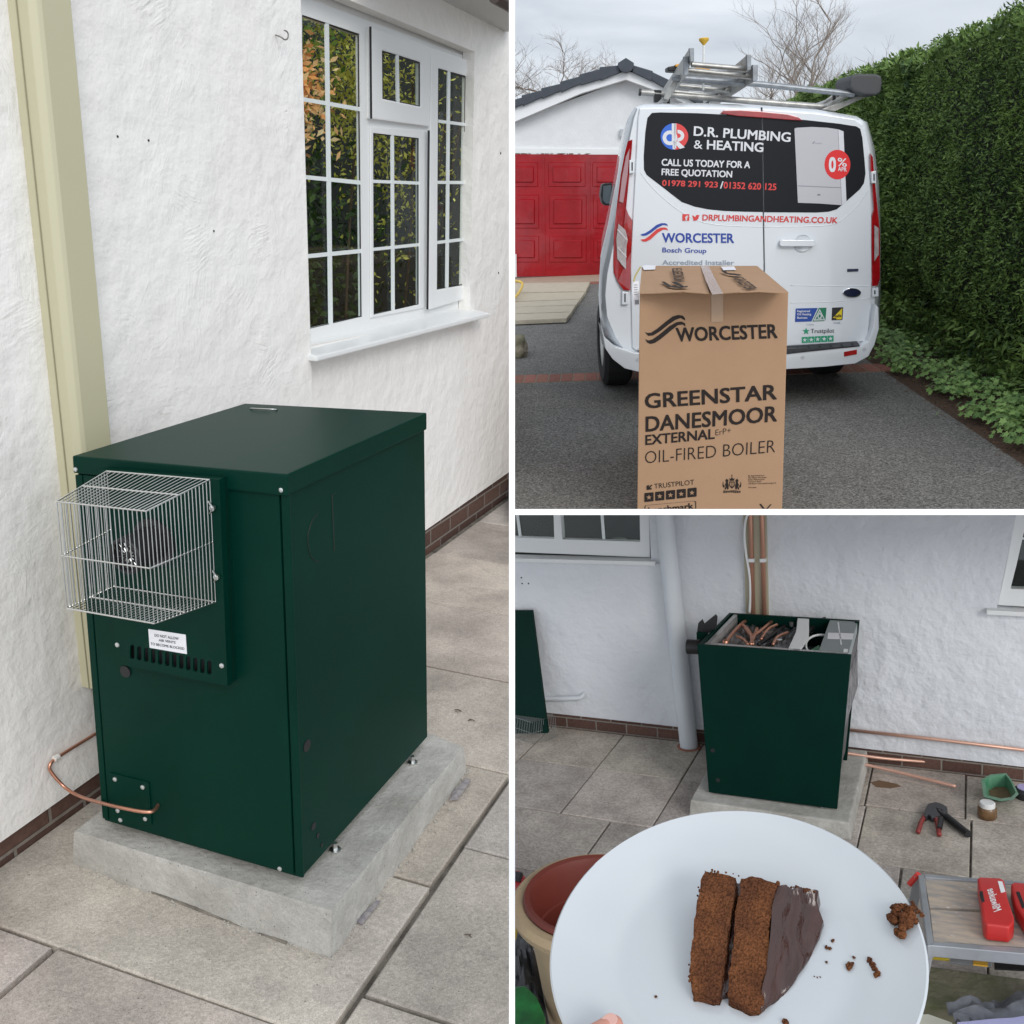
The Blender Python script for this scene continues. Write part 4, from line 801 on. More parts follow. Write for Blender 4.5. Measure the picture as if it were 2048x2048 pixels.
b=B(); prism(b,[vx(1170,412,.42),vx(1340,350,.42),vx(1345,362,.42),vx(1220,420,.42)],vn*.03); part(rk,'side_bracket',b,ALU,bevel=.003)
for x0,x1 in ((590,600),(1215,1225)):
    b=B(); tube(b,[vx(x0,352,.62),vx(x0,392,.62)],.012,6); part(rk,'rack_foot',b,BLACK)
b=B()
for a,c in (((582,372,.5),0),((1200,400,.5),0)):
    p0=vx(*a); tube(b,[p0,p0+fv*2.2],.022,8)
part(rk,'side_rail',b,ALU,smooth=60)
# ladders: long rails running forward over the roof
def rail(par,l,d,ln,m,cap):
    b=B(); prism(b,[vx(x,y,d) for x,y in l],fv*ln); part(par,'stile',b,m,bevel=.003)
    b=B(); prism(b,[vx(x,y,d-.012) for x,y in inset(l,1.04)],vn*.03); part(par,'rubber_foot',b,cap,bevel=.003)
la=thing(P,'ladder','upper aluminium ladder lying on the van roof rack','ladder',vx(780,230,.0),'ladders on the van roof')
rail(la,[(669,182),(687,181),(687,230),(674,233)],-.15,2.9,ALU,GALV); rail(la,[(886,207),(903,206),(902,262),(888,266)],-.15,2.9,ALU,GALV)
lb=thing(P,'ladder','lower aluminium ladder lying under the other on the van roof rack','ladder',vx(780,280,.0),'ladders on the van roof')
rail(lb,[(648,214),(667,213),(666,280),(650,287)],-.05,2.7,ALU,GALV); rail(lb,[(908,245),(928,244),(927,300),(910,310)],-.05,2.7,ALU,GALV)
for k in range(4):
    b=B(); tube(b,[vx(680,240,-.1)+fv*(.05+k*.55),vx(893,258,-.1)+fv*(.05+k*.55)],.017,10); part(la,'rung',b,ALU,smooth=60)
    b=B(); tube(b,[vx(660,262,0)+fv*(.05+k*.55),vx(915,288,0)+fv*(.05+k*.55)],.017,10); part(lb,'rung',b,ALU,smooth=60)
lc=thing(P,'ladder','aluminium ladder with black edge pads on the right side of the van roof','ladder',vx(1250,380,.8),'ladders on the van roof')
b=B(); prism(b,[vx(1195,390,.55),vx(1288,340,.5),vx(1290,352,.5),vx(1210,404,.55)],fv*2.2); part(lc,'stile',b,ALU,bevel=.004)
b=B(); prism(b,[vx(1165,410,.75),vx(1172,388,.75),vx(1282,308,.75),vx(1290,318,.75),vx(1186,408,.75)],vn*.05); part(lc,'stile',b,ALU,bevel=.004)
b=B()
for i in range(5):
    x=1212+i*16; y=368-i*11; prism(b,[vx(x,y,.74),vx(x+8,y-5,.74),vx(x+12,y+4,.74),vx(x+6,y+9,.74)],vn*.008)
part(lc,'edge_pads',b,BLACK)
lt=thing(P,'spirit_staff','thin white staff with a yellow cup top standing among the ladders','staff',vx(723,262,.9))
b=B(); tube(b,[vx(722,340,.9),vx(724,158,.9)],.008,8); part(lt,'rod',b,UPVC)
b=B(); lathe(b,vx(724,162,.9),(0,0,1),[(.006,-.02),(.010,-.01),(.034,.015),(.036,.028),(.03,.032),(0,.03)],20); part(lt,'cup_top',b,mat('yellow_cup',(.75,.48,.06),.5),smooth=40)
tl_=thing(P,'strapped_tool','orange and black tool wedged under the ladders on the rack','tool',vx(720,265,.8))
YO=mat('tool_orange',(.75,.36,.03),.45)
b=B(); prism(b,[vx(x,y,.8) for x,y in ((587,252),(620,246),(650,262),(820,266),(824,276),(700,280),(620,270),(588,268))],vn*.12); part(tl_,'casing',b,BLACK,bevel=.008)
b=B()
for l in (((616,243),(634,240),(636,252),(618,252)),((692,254),(748,258),(748,270),(694,268))): prism(b,[vx(x,y,.785) for x,y in l],vn*.05)
part(tl_,'orange_band',b,YO,bevel=.004)
# ---- garage
GY=11.3
def g(x,y,Y=GY): return P.on(q3(x,y),1,Y)
ga=thing(P,'garage','white gabled garage with a red panelled door and dark tiled roof edge','garage',(-.8,GY,0))
WR2=mat('white_garage_render',(.76,.77,.78),.8,n=(6,.6),col2=(.68,.69,.70),bump=(40,.004))
def gp(name,pts,Y,th,m,par=None,**k):
    b=B(); prism(b,[g(x,y,Y) for x,y in pts],(0,th,0)); return part(par or ga,name,b,m,**k)
gp('gable_wall',[(-120,520),(-60,490),(12,455),(430,300),(610,360),(760,440),(760,578),(-120,562)],GY,.3,WR2)
b=B(); lft=g(404,560); box(b,(lft.x,GY,-.05),(lft.x+1.6,GY+.3,lft.z)); part(ga,'side_wall',b,WR2)
FAS=mat('white_fascia',(.80,.81,.82),.35)
gp('barge_board',[(-110,480),(12,405),(120,362),(260,316),(400,276),(430,270),(430,300),(260,352),(12,458),(-110,512)],GY-.25,.28,FAS)
gp('barge_board',[(430,270),(470,276),(560,318),(700,388),(780,430),(780,458),(700,418),(600,362),(430,300)],GY-.25,.28,FAS)
TILE=mat('dark_roof_tile',(.035,.043,.058),.6,n=(8,.6),col2=(.06,.07,.085))
tp_=[(430,268),(400,272)]
b=B()
lo=[(405,272),(332,296),(258,314),(184,340),(112,365),(38,392),(-36,420),(-110,450)]; hi=[(402,240),(330,254),(256,281),(182,309),(110,334),(36,361),(-38,390),(-112,420)]
for i in range(7):
    x0,y0=lo[i]; x1,y1=lo[i+1]; u0=hi[i]; u1=hi[i+1]
    l=[(u1[0],u1[1]-1),(u0[0]+3,u0[1]+6),(x0+3,y0+1),(x0-8,y0+6),(x1+2,y1+8),(x1,y1)]
    prism(b,[g(x,y,GY-.33) for x,y in l],(0,5.5,0))
lo=[(455,268),(528,300),(590,332),(660,366),(740,405)]; hi=[(458,242),(532,268),(597,303),(668,340),(748,378)]
for i in range(4):
    l=[(hi[i][0]-3,hi[i][1]+3),hi[i+1],(lo[i+1][0],lo[i+1][1]),(lo[i+1][0]-2,lo[i+1][1]+6),(lo[i][0],lo[i][1]+4)]
    prism(b,[g(x,y,GY-.33) for x,y in l],(0,5.5,0))
part(ga,'roof_tiles',b,TILE,bevel=.01)
gp('ridge_cap',[(400,237),(430,218),(460,237),(460,252),(450,267),(430,274),(410,267),(400,252)],GY-.38,5.4,TILE,bevel=.006)
gp('door_frame',[(-60,559),(410,563),(410,579),(-60,577)],GY-.03,.1,UPVC)
RED=mat('red_garage_door',(.36,.0025,.009),.25,n=(2,.9),col2=(.24,.002,.006),coat=.25,bump=(4,.012))
dz=-.05
dr_=gp('garage_door',[(-80,581),(408,583),(420,1038),(-80,1046)],GY-.01,.06,RED)
for (xa,xb) in ((-60,98),(137,277),(303,445)):
    for (ya,yb) in ((612,705),(735,862),(890,990)):
        xc,xd=(xa,xb) if ya<700 else (xa+3,xb+4)
        gp('door_panel',[(xc,ya),(xd,ya),(xd,yb),(xc,yb)],GY-.022,.02,RED,par=dr_,bevel=.009,seg=1)
        gp('panel_centre',[(xc+16,ya+16),(xd-16,ya+16),(xd-16,yb-16),(xc+16,yb-16)],GY-.042,.03,RED,par=dr_,bevel=.016,seg=1)
for x in (119,291): gp('door_rib',[(x-4,590),(x+4,590),(x+8,1036),(x,1036)],GY-.02,.02,RED,par=dr_,bevel=.004)
gp('wall_light',[(408,486),(421,486),(421,516),(408,516)],GY-.08,.08,mat('light_casing',(.45,.48,.50),.4),bevel=.01)
gp('door_post',[(12,960),(16,960),(17,1046),(12,1046)],GY-.2,.1,UPVC)
b=B(); box(b,(-3,10.2,-.01),(1.5,11.28,.012)); struct(P,'garage_apron',b,mat('tan_paving',(.42,.32,.24),.85,n=(9,.7),col2=(.34,.25,.18)))
b=B(); box(b,(-.4,9.9,-.01),(1.5,10.18,.010)); struct(P,'apron_edging',b,mat('red_edging',(.30,.12,.085),.85,n=(9,.7)))
# cream planks laid beside the drive
def gr(x,y,z=0): return P.on(q3(x,y),2,z)
pk=thing(P,'plank_platform','low platform of cream weathered planks beside the van','platform',gr(120,1150))
CP=mat('cream_plank',(.54,.48,.37),.8,n=(9,.9),col2=(.38,.33,.25),stretch=(1,8,1),bump=(20,.004))
L0=[(12,1064),(12,1103),(12,1140),(12,1158),(12,1183),(12,1213)]; R0_=[(294,1064),(276,1102),(256,1130),(240,1152),(224,1178),(204,1203)]
for i in range(5):
    a,c,e,f_=[V(*gr(*p,.06)) for p in (L0[i],R0_[i],R0_[i+1],L0[i+1])]
    a.x-=.8; f_.x-=.8; e2=e.lerp(c,.10); f2=f_.lerp(a,.10)
    b=B(); prism(b,[a,c,e2,f2],(0,0,-.05)); part(pk,'plank',b,CP,bevel=.006)
hz=B(); tube(hz,smoothpath([gr(-20,1130,.12),gr(12,1125,.12),gr(32,1095,.14),gr(42,1072,.16),gr(30,1062,.2),gr(10,1060,.2)],2),.018,8); solo(P,'hose','short loop of yellow hose lying on the cream planks','hose',hz,mat('yellow_hose',(.72,.50,.10),.5),smooth=180)
b=B(); bmesh.ops.create_icosphere(b,subdivisions=4,radius=1)
for v in b.verts:
    n_=noise.noise(v.co*1.6)*.35+noise.noise(v.co*5)*.10; v.co=v.co*(1+n_); v.co=V(v.co.x*.17,v.co.y*.16,v.co.z*.14)+gr(12,1350)+V(-.03,.1,.06)
solo(P,'rock','mossy rough rock at the left edge of the drive','rock',b,mat('mossy_rock',(.30,.24,.19),.9,n=(9,1),col2=(.17,.18,.10),bump=(40,.01)),smooth=60)
# ---- hedge
HX=2.6
he=thing(P,'hedge','tall clipped dark green conifer hedge along the right of the drive','hedge',(3.0,3,0))
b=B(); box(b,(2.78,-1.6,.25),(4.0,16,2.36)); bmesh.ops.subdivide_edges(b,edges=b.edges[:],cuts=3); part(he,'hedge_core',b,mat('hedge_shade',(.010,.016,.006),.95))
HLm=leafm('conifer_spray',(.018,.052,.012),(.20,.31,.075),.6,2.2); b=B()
def spray(b,p,nrm,size):
    t_=V(random.gauss(0,1),random.gauss(0,1),random.gauss(0,1)); d=(nrm*.55+t_.normalized()*.9+V(0,0,.1)).normalized(); s=d.cross(V(random.gauss(0,1),random.gauss(0,1),random.gauss(0,1))).normalized()
    l=size*random.uniform(.55,1.35); w_=l*.30
    a=b.verts.new(p-s*w_*.15); c=b.verts.new(p+d*l*.45-s*w_*.55); e=b.verts.new(p+d*l); f=b.verts.new(p+d*l*.5+s*w_*.55); b.faces.new((a,c,e,f))
def hsurf(y,z):
    lump=noise.noise(V(y*.9,z*1.2,3))*.10+noise.noise(V(y*3,z*3.4,9))*.055+noise.noise(V(y*8,z*9,1))*.03
    under=max(0,.55-z)*.5; return HX+.06-lump+under-(.07*max(0,1-abs(z-.9)))
for i in range(140000):
    y=-1.2+10.5*random.random()**1.35 if i%8 else random.uniform(6,15); z=.08+2.42*random.random()
    spray(b,V(hsurf(y,z)+abs(random.gauss(0,.05)),y,z),V(-1,0,.15),.036 if y<4 else .055)
for i in range(14000):
    y=random.uniform(-1.2,14); x=HX+random.random()**1.5*1.1; spray(b,V(x,y,2.44+noise.noise(V(x*2,y*2,0))*.07-.08*max(0,1-(x-HX)*5)),V(0,0,1),.075)
for i in range(5000):
    y=random.uniform(-1.0,6); spray(b,V(HX+random.uniform(.0,.12),y,random.uniform(.06,.4)),V(-.5,0,-.4),.07)
part(he,'foliage',b,HLm)
# ground cover at its foot
gcm=leafm('geranium_leaf',(.055,.13,.03),(.28,.44,.13),.5,5); b=B()
def lobed(b,c,r,nrm):
    nrm=nrm.normalized(); u=nrm.cross(V(random.random(),random.random(),.3)).normalized(); v=nrm.cross(u); vs=[b.verts.new(c)]; k=10
    rr=[b.verts.new(c+(u*math.cos(2*math.pi*i/k)+v*math.sin(2*math.pi*i/k))*r*(1 if i%2 else .55)+nrm*(r*.12 if i%2 else 0)) for i in range(k)]
    for i in range(k): b.faces.new((vs[0],rr[i],rr[(i+1)%k]))
clumps=[]
for i in range(330):
    y=-1.1+5.2*random.random(); x=2.20+random.random()*.75
    if noise.noise(V(x*3,y*2.6,5))<-.07: continue
    clumps.append((x,y))
for x,y in clumps:
    h=random.uniform(.08,.17)
    for j in range(random.randint(14,26)):
        a=random.uniform(0,6.28); d=abs(random.gauss(0,.075)); p=V(x+math.cos(a)*d,y+math.sin(a)*d,max(.012,h*random.uniform(.35,1.05)*(1-d*2))); lobed(b,p,random.uniform(.016,.028),V(math.cos(a)*d*8-.2,math.sin(a)*d*8-.3,1))
struct(P,'ground_cover',b,gcm,kind='stuff')
b=B()
for i in range(1500):
    p=V(random.uniform(2.08,2.7),random.uniform(-1.2,4.5),.002); l=random.uniform(.01,.035); a=random.uniform(0,6.28); d=V(math.cos(a),math.sin(a),random.uniform(0,.3)); tube(b,[p,p+d*l],.0015,3)
struct(P,'mulch_litter',b,mat('dead_twig',(.17,.09,.05),.9),kind='stuff')
# ---- bare trees
BARK=mat('grey_bark',(.15,.125,.11),.9,n=(6,.7),col2=(.24,.205,.17))
def tree(label,base,h,r,seed,spread,upw,depth,splits,group=None,name='bare_tree',trunkf=.25,twigm=None):
    rnd=random.Random(seed); b=B(); tb_=B()
    base=Vector(base)
    def grow(p,d,l,r_,k,bm_):
        n_=4; pts=[p]; dd=d.copy()
        for i in range(n_):
            dd=(dd+V(rnd.gauss(0,.13),rnd.gauss(0,.13),rnd.gauss(0,.07)+upw*.09)).normalized(); pts.append(pts[-1]+dd*l/n_)
        tube(bm_,pts,r_,5 if k>1 else 3,cap=False,r1=r_*.62)
        if k==0: return
        for s in range(splits[min(depth-k,len(splits)-1)]):
            j=rnd.randint(1,n_); 
            if s==0: j=n_
            a=rnd.uniform(0,6.283); sd=V(math.cos(a),math.sin(a),0); nd=(dd*1.0+sd*spread*rnd.uniform(.5,1.2)+V(0,0,upw*.35)).normalized()
            grow(pts[j],nd,l*rnd.uniform(.62,.86),r_*.58,k-1,b)
    grow(base,V(rnd.gauss(0,.04),rnd.gauss(0,.04),1).normalized(),h*trunkf,r,depth,tb_)
    t=thing(P,name,label,'tree',base,group); part(t,'trunk',tb_,BARK,smooth=180); part(t,'crown',b,twigm or BARK); return t
def tz(x,y,Y): return P.on(q3(x,y),1,Y)
PT=mat('pale_twig',(.26,.22,.185),.9)
p=tz(62,520,24); tree('bare tree at the left edge behind the garage roof',(p.x,24,p.z-3.0),5.6,.10,5,.95,.22,7,[4,3,3,3,3,3],'bare trees behind the garage',trunkf=.34)
p=tz(215,460,26); tree('low bushy bare tree behind the left garage roof slope',(p.x,26,p.z-1.2),3.3,.07,9,1.0,.10,7,[4,3,3,3,3,3],'bare trees behind the garage',trunkf=.36,twigm=mat('brown_twig',(.17,.12,.085),.9))
p=tz(1185,520,22); tree('wide spreading bare tree beyond the van roof load',(p.x,22,p.z-2.0),6.5,.11,14,.95,.42,7,[4,4,3,3,3,3],'bare trees behind the garage',trunkf=.27,twigm=PT)
p=tz(1085,520,27); tree('lower bare tree between the ladders and the spreading tree',(p.x,27,p.z-2.0),4.2,.07,33,.95,.2,6,[4,3,3,3,2],'bare trees behind the garage',trunkf=.34,twigm=PT)

# ================================================================== spot 3: cake on a plate in front of the half fitted boiler
P=P3
def wl(x,y,Y=0): return P.on(q4(x,y),1,Y)
def gd(x,y,z=0): return P.on(q4(x,y),2,z)
RND3=render_mat('lumpy_white_render','Y',(.72,.735,.76),(.66,.675,.705),(3.2,6,3),.009,.5)
BRK3=brick_mat('brown_brick',0,(.10,.055,.045),(.15,.085,.065),(.25,.22,.19),off=(.05,.0))
b=B(); box(b,(-3,-5.5,-.06),(4,.3,-.022)); struct(P,'ground',b,JOINT)
b=B(); R=[]
for (ya,yb,xs) in ((-.56,0,[-1.9,-1.25,-.83,-.28,.285,.86,1.37,1.9,2.5,3.1]),(-1.175,-.56,[-1.9,-1.25,-.83,-.28,.285,.86,1.38,1.93,2.5,3.1]),(-1.8,-1.175,[-1.9,-1.2,-.6,.035,.6,1.1,1.61,2.2,2.8,3.4]),(-2.4,-1.8,[-1.9,-1.2,-.5,.2,.8,1.4,2.0,2.6,3.3]),(-3.1,-2.4,[-1.9,-1.2,-.5,.2,.8,1.4,2.0,2.6,3.3]),(-3.9,-3.1,[-1.9,-1,-.2,.6,1.4,2.2,3.3])):
    R+=[(a,c,ya,yb) for a,c in zip(xs,xs[1:])]
SLAB3=tinted(mat('worn_slab',(.50,.455,.415),.9,n=(3.2,1),col2=(.30,.27,.245),bump=(60,.003),spots=(22,.06,(.20,.18,.15)),spec=.2,grain=((90,.82,1.18),)))
R=[(x0,x1,(-.02 if y1==0 else y1) and y0,(-.0 if y1==0 else y1)) for x0,x1,y0,y1 in R]
slabs(b,R,0,.005); struct(P,'patio',b,SLAB3)
hw=thing(P,'house_wall','lumpy white rendered house wall with brown brick foot behind the opened boiler','wall',(.8,.05,0))
b=B(); x0=wl(-60,10).x; zs=1.25
xr=wl(524,150).x; wr0=wl(1830,352); wr1=wl(1907,-10)
prism(b,[(-1.9,0,.1),(xr,0,.104),(xr,0,zs),(-1.9,0,zs-.02)],(0,.14,0)); prism(b,[(xr,0,.104),(1.98,0,.094),(1.98,0,2.4),(xr,0,2.4)],(0,.14,0)); prism(b,[(1.98,0,.094),(3.2,0,.085),(3.2,0,1.03),(wr0.x,0,1.06),(wr1.x,0,wr1.z),(wr1.x+.1,0,2.4),(1.98,0,2.4)],(0,.14,0))
part(hw,'render_coat',b,RND3)
b=B(); box(b,(-1.9,.014,-.02),(3.2,.16,.11)); part(hw,'brick_course',b,BRK3)
b=B()
for x,y in ((35,248),(38,270),(62,270),(937,22)): disc(b,wl(x,y,-.0015),(0,1,0),.006,.002,8)
part(hw,'drill_hole',b,BLACK)
def wpoly(l,Y): return [wl(x,y,Y) for x,y in l]
def dwin(t,Y):
    pass
w3=thing(P,'window','white framed window with a deep sill left of the white downpipe','window',(-.5,.05,1.25))
H1=[(-60,-130),(152,-130),(159,101),(-60,93)]; H2=[(172,-130),(478,-130),(483,112),(190,103)]
b=B(); plate(b,wpoly([(-80,-160),(515,-160),(520,172),(-80,148)],.04),[wpoly(H1,.04),wpoly(H2,.04)],(0,.06,0)); part(w3,'window_frame',b,UPVC,bevel=.004)
b=B(); prism(b,wpoly([(-60,-130),(152,-130),(159,101),(-60,93)],.075),(0,.004,0)); part(w3,'glass_pane',b,gl)
b=B(); prism(b,wpoly([(172,-130),(478,-130),(483,112),(190,103)],.075),(0,.004,0)); part(w3,'glass_pane',b,gl)
b=B(); prism(b,wpoly([(-2,-120),(7,-120),(37,98),(26,98)],.068),(0,.006,0)); prism(b,wpoly([(325,-120),(336,-120),(352,108),(341,108)],.068),(0,.006,0)); part(w3,'glazing_bars',b,BAR)
b=B(); s_=wl(540,203,-.05); s1=wl(-40,186,-.05); prism(b,[V(-1.6,-.05,s1.z-.01),V(s_.x,-.05,s_.z),V(s_.x,-.05,s_.z+.028),V(-1.6,-.05,s1.z+.018)],(0,.12,0)); part(w3,'window_sill',b,UPVC,bevel=.005)
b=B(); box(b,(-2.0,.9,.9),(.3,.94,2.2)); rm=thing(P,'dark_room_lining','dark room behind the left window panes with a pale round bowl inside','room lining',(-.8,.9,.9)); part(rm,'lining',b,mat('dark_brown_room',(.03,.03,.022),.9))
b=B(); lathe(b,wl(395,105,.35)+V(0,0,-.05),(0,0,1),[(0,0),(.05,0),(.075,.05),(.07,.05),(.045,.01),(0,.01)],20); part(rm,'bowl',b,mat('pale_bowl',(.35,.37,.33),.5),smooth=60)
w4=thing(P,'window','white framed window cut by the right edge above the copper pipe','window',(2.3,.05,1.03))
b=B(); plate(b,wpoly([(1832,352),(1862,210),(1904,-10),(1915,-80),(2200,-80),(2200,372)],.03),[wpoly([(1881,290),(1905,195),(1958,-40),(2160,-40),(2160,300)],.03)],(0,.07,0)); part(w4,'window_frame',b,UPVC,bevel=.004)
b=B(); prism(b,wpoly([(1881,290),(1905,195),(1958,-40),(2160,-40),(2160,300)],.06),(0,.004,0)); part(w4,'glass_pane',b,gl)
b=B(); prism(b,wpoly([(1912,96),(2100,98),(2100,106),(1910,104)],.05),(0,.006,0)); part(w4,'glazing_bars',b,BAR)
b=B(); s1=wl(1790,388,-.05); box(b,(s1.x,-.05,s1.z),(3.2,.08,s1.z+.028)); part(w4,'window_sill',b,UPVC,bevel=.005)
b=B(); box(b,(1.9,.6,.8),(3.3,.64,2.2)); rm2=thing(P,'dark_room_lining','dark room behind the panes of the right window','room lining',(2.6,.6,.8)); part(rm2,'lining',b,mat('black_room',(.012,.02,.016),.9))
# downpipe and small waste pipe
PIPE=mat('white_downpipe',(.66,.69,.72),.4,n=(4,.6),col2=(.58,.61,.64))
pa=wl(564,10,-.07); pb=wl(668,885,-.07); dpx=wl(640,600,-.07).x
b=B(); tube(b,[V(pb.x,-.07,.0),V(pa.x,-.07,1.9)],.060,24); dp_=solo(P,'downpipe','white round downpipe standing beside the opened boiler','pipe',b,PIPE,base=(pb.x,-.07,0),smooth=60)
b=B(); lathe(b,(pb.x,-.07,-.01),(0,0,1),[(.062,0),(.080,0),(.080,.014),(.074,.018),(.066,.02),(.062,0)],28); part(dp_,'clay_collar',b,mat('clay_collar',(.28,.12,.08),.85),smooth=40)
b=B(); tube(b,smoothpath([wl(60,706,-.03),wl(240,703,-.03),wl(262,700,-.03),wl(272,688,-.01),wl(274,680,.02)],2),.017,12); solo(P,'waste_pipe','short white waste pipe along the wall beside the leaning green panel','pipe',b,PIPE,smooth=180)
# copper risers in a cream channel
ch=thing(P,'pipe_channel','cream channel on the wall carrying two upright copper pipes above the boiler','channel',(.69,-.01,.9))
xa=wl(880,200,0).x; xb=wl(966,200,0).x
b=B(); box(b,(xa,-.022,.55),(xb,0,2.0)); part(ch,'backing',b,mat('channel_cream',(.46,.42,.30),.5))
for x in (905,948):
    xc=wl(x,200,-.035).x; b=B(); tube(b,[V(xc,-.036,.55),V(xc,-.036,2.0)],.0145,12); part(ch,'copper_pipe',b,mat('dull_copper',(.50,.26,.18),.4,metal=.5),smooth=180)
    b=B(); box(b,(xc-.019,-.056,wl(x,180,-.03).z-.012),(xc+.019,-.018,wl(x,180,-.03).z+.012)); part(ch,'pipe_clip',b,UPVC,bevel=.003)
b=B(); tube(b,smoothpath([wl(895,0,-.045),wl(880,30,-.045),wl(876,90,-.045),wl(884,170,-.045),wl(898,240,-.045),wl(900,320,-.045),wl(896,380,-.045)],2),.008,8); part(ch,'white_cable',b,UPVC,smooth=180)
# base slab + opened boiler
bx0,bx1,yf,yb,zb_,zt_=.5256,1.3036,-.875,-.1645,.119,.999
b=B(); l=[V(.45,-.99,0),V(1.345,-.99,0),V(1.345,-.03,0),V(.45,-.03,0)]; hexa(b,l,[V(.46,-.98,.1),V(1.335,-.98,.1),V(1.335,-.03,.1),V(.46,-.03,.1)]); solo(P,'concrete_base','smooth grey concrete base slab under the opened boiler','base',b,CONC,bevel=.01)
ob=thing(P,'oil_boiler','opened dark green boiler cabinet without its lid, pipework showing at the top','boiler',(.9,-.5,.119))
GRN3=mat('dark_green_panel',(.0006,.017,.012),.45,n=(4,.6),col2=(.001,.022,.015),spec=.09)
def ff(x,y,d=0): return P.on(q4(x,y),1,yf-d)
fl_,fr_,bl_,br_=ff(698,500),ff(1280,540),ff(742,1058),ff(1227,1122)
b=B(); prism(b,[fl_,fr_,br_,bl_],(0,.018,0)); part(ob,'side_panel',b,GRN3,bevel=.004)
rl,rr_=P.on(q4(820,380),1,yb),P.on(q4(1312,408),1,yb)
zt0=(fl_.z+fr_.z)/2
b=B(); prism(b,[V(fl_.x,yf+.02,fl_.z-.006),V(rl.x,yb,rl.z),V(rl.x,yb,zb_),V(bl_.x,yf+.02,zb_)],(.016,0,0)); part(ob,'flue_side_panel',b,GRN3)
b=B(); prism(b,[rl,rr_,P.on(q4(1266,930),1,yb),V(rl.x,yb,zb_)],(0,-.018,0)); part(ob,'back_panel',b,GRN3)
b=B(); 
rbp=P.on(q4(1266,930),1,yb-.02); prism(b,[P.on(q4(x,y),1,yb-.02) for x,y in ((1312,409),(1266,930),(1250,928),(1296,408))],(0,-.03,0))
part(ob,'corner_post',b,GRN3); b=B(); prism(b,[V(br_.x-.03,yf+.05,zb_+.05),V(br_.x-.03,yb-.07,zb_+.05),V(fr_.x-.03,yb-.07,.93),V(fr_.x-.03,yf+.05,.93)],(-.01,0,0)); part(ob,'inner_lining',b,mat('foil_lining',(.05,.05,.05),.6,n=(20,.8),col2=(.16,.15,.15)))
zi=.88
def ip(x,y,z=.95): return P.on(q4(x,y),2,z)
b=B(); box(b,(bl_.x+.02,yf+.02,zi-.3),(fr_.x-.04,yb-.02,zi-.07)); part(ob,'boiler_core',b,mat('grey_insulation',(.10,.10,.105),.8,n=(14,1),col2=(.30,.29,.30),bump=(22,.03)))
b=B(); 
for l in ([(730,497),(838,385),(850,388),(745,499)],): prism(b,[ip(x,y,.985) for x,y in l],(0,0,-.12))
prism(b,[ip(x,y,.985) for x,y in ((715,497),(1270,537),(1272,531),(722,491))],(0,0,-.10)); part(ob,'foil_edge',b,mat('silver_foil',(.55,.54,.53),.35,metal=.5,n=(20,.6)))
for pts in ([(803,500),(830,460),(868,420),(880,412)],[(868,425),(900,450),(908,500)],[(880,440),(905,470),(935,452),(990,405)],[(900,500),(915,468),(925,440)]):
    b=B(); tube(b,smoothpath([ip(x,y,.95) for x,y in pts],2),.011,10); part(ob,'copper_pipe',b,COPPER,smooth=180)
b=B(); bmesh.ops.create_uvsphere(b,u_segments=12,v_segments=8,radius=.02,matrix=Matrix.Translation(ip(806,492,.955))); part(ob,'pipe_joint',b,COPPER,smooth=180)
for pts,r in (([(930,500),(990,460),(1040,420),(1060,400)],.012),([(960,505),(1000,475),(1010,440)],.010),([(1100,500),(1110,460),(1150,420),(1180,405)],.016)):
    b=B(); tube(b,smoothpath([ip(x,y,.93) for x,y in pts],2),r,8); part(ob,'black_hose',b,BLACK,smooth=180)
b=B(); tube(b,smoothpath([ip(x,y,.96) for x,y in ((1128,535),(1108,515),(1110,485),(1140,465),(1182,463),(1200,475))],2),.007,8); part(ob,'white_cable',b,UPVC,smooth=180)
b=B(); g_=[]
for j_ in range(15):
    row=[]
    for i_ in range(31):
        u_,v_=i_/30,j_/14; p_=ip(850+u_*330-v_*110,395+v_*118+u_*12,.915); row.append(b.verts.new(p_+V(0,0,noise.noise(V(u_*13,v_*7,1))*.035+noise.noise(V(u_*31,v_*17,4))*.02)))
    g_.append(row)
for j_ in range(14):
    for i_ in range(30): b.faces.new((g_[j_][i_],g_[j_][i_+1],g_[j_+1][i_+1],g_[j_+1][i_]))
part(ob,'crumpled_foil',b,mat('crumpled_foil',(.42,.42,.43),.35,metal=.6,n=(25,1),col2=(.10,.10,.105)))
for pts in ([(940,480),(965,440),(1000,425)],[(985,500),(1000,470),(1040,455)],[(850,470),(875,480),(890,500)]):
    b=B(); tube(b,smoothpath([ip(x,y,.955) for x,y in pts],2),.009,8); part(ob,'copper_pipe',b,COPPER,smooth=180)
for x,y in ((1010,500),(955,470),(1055,430)):
    b=B(); lathe(b,ip(x,y,.93),(0,0,1),[(0,0),(.016,0),(.016,.03),(0,.03)],12); part(ob,'valve_cap',b,STEEL,smooth=40)
b=B(); prism(b,[ip(x,y,.985) for x,y in ((1038,524),(1083,528),(1120,470),(1121,400),(1078,398),(1072,450))],(0,0,-.012)); part(ob,'white_bracket',b,UPVC,bevel=.003)
b=B(); prism(b,[ip(x,y,.985) for x,y in ((1200,405),(1305,412),(1268,543),(1153,534))],(0,0,-.06)); cpn=part(ob,'control_box',b,mat('control_grey',(.24,.27,.27),.5),bevel=.004)
b=B(); prism(b,[ip(x,y,.9865) for x,y in ((1193,455),(1290,458),(1285,480),(1190,478))],(0,0,-.001)); part(cpn,'white_label',b,WHITE)
b=B(); prism(b,[ip(x,y,.9865) for x,y in ((1228,415),(1233,415),(1245,500),(1240,500))],(0,0,-.001)); prism(b,[ip(x,y,.987) for x,y in ((1252,516),(1268,517),(1266,530),(1250,529))],(0,0,-.001)); part(cpn,'pale_marks',b,UPVC)
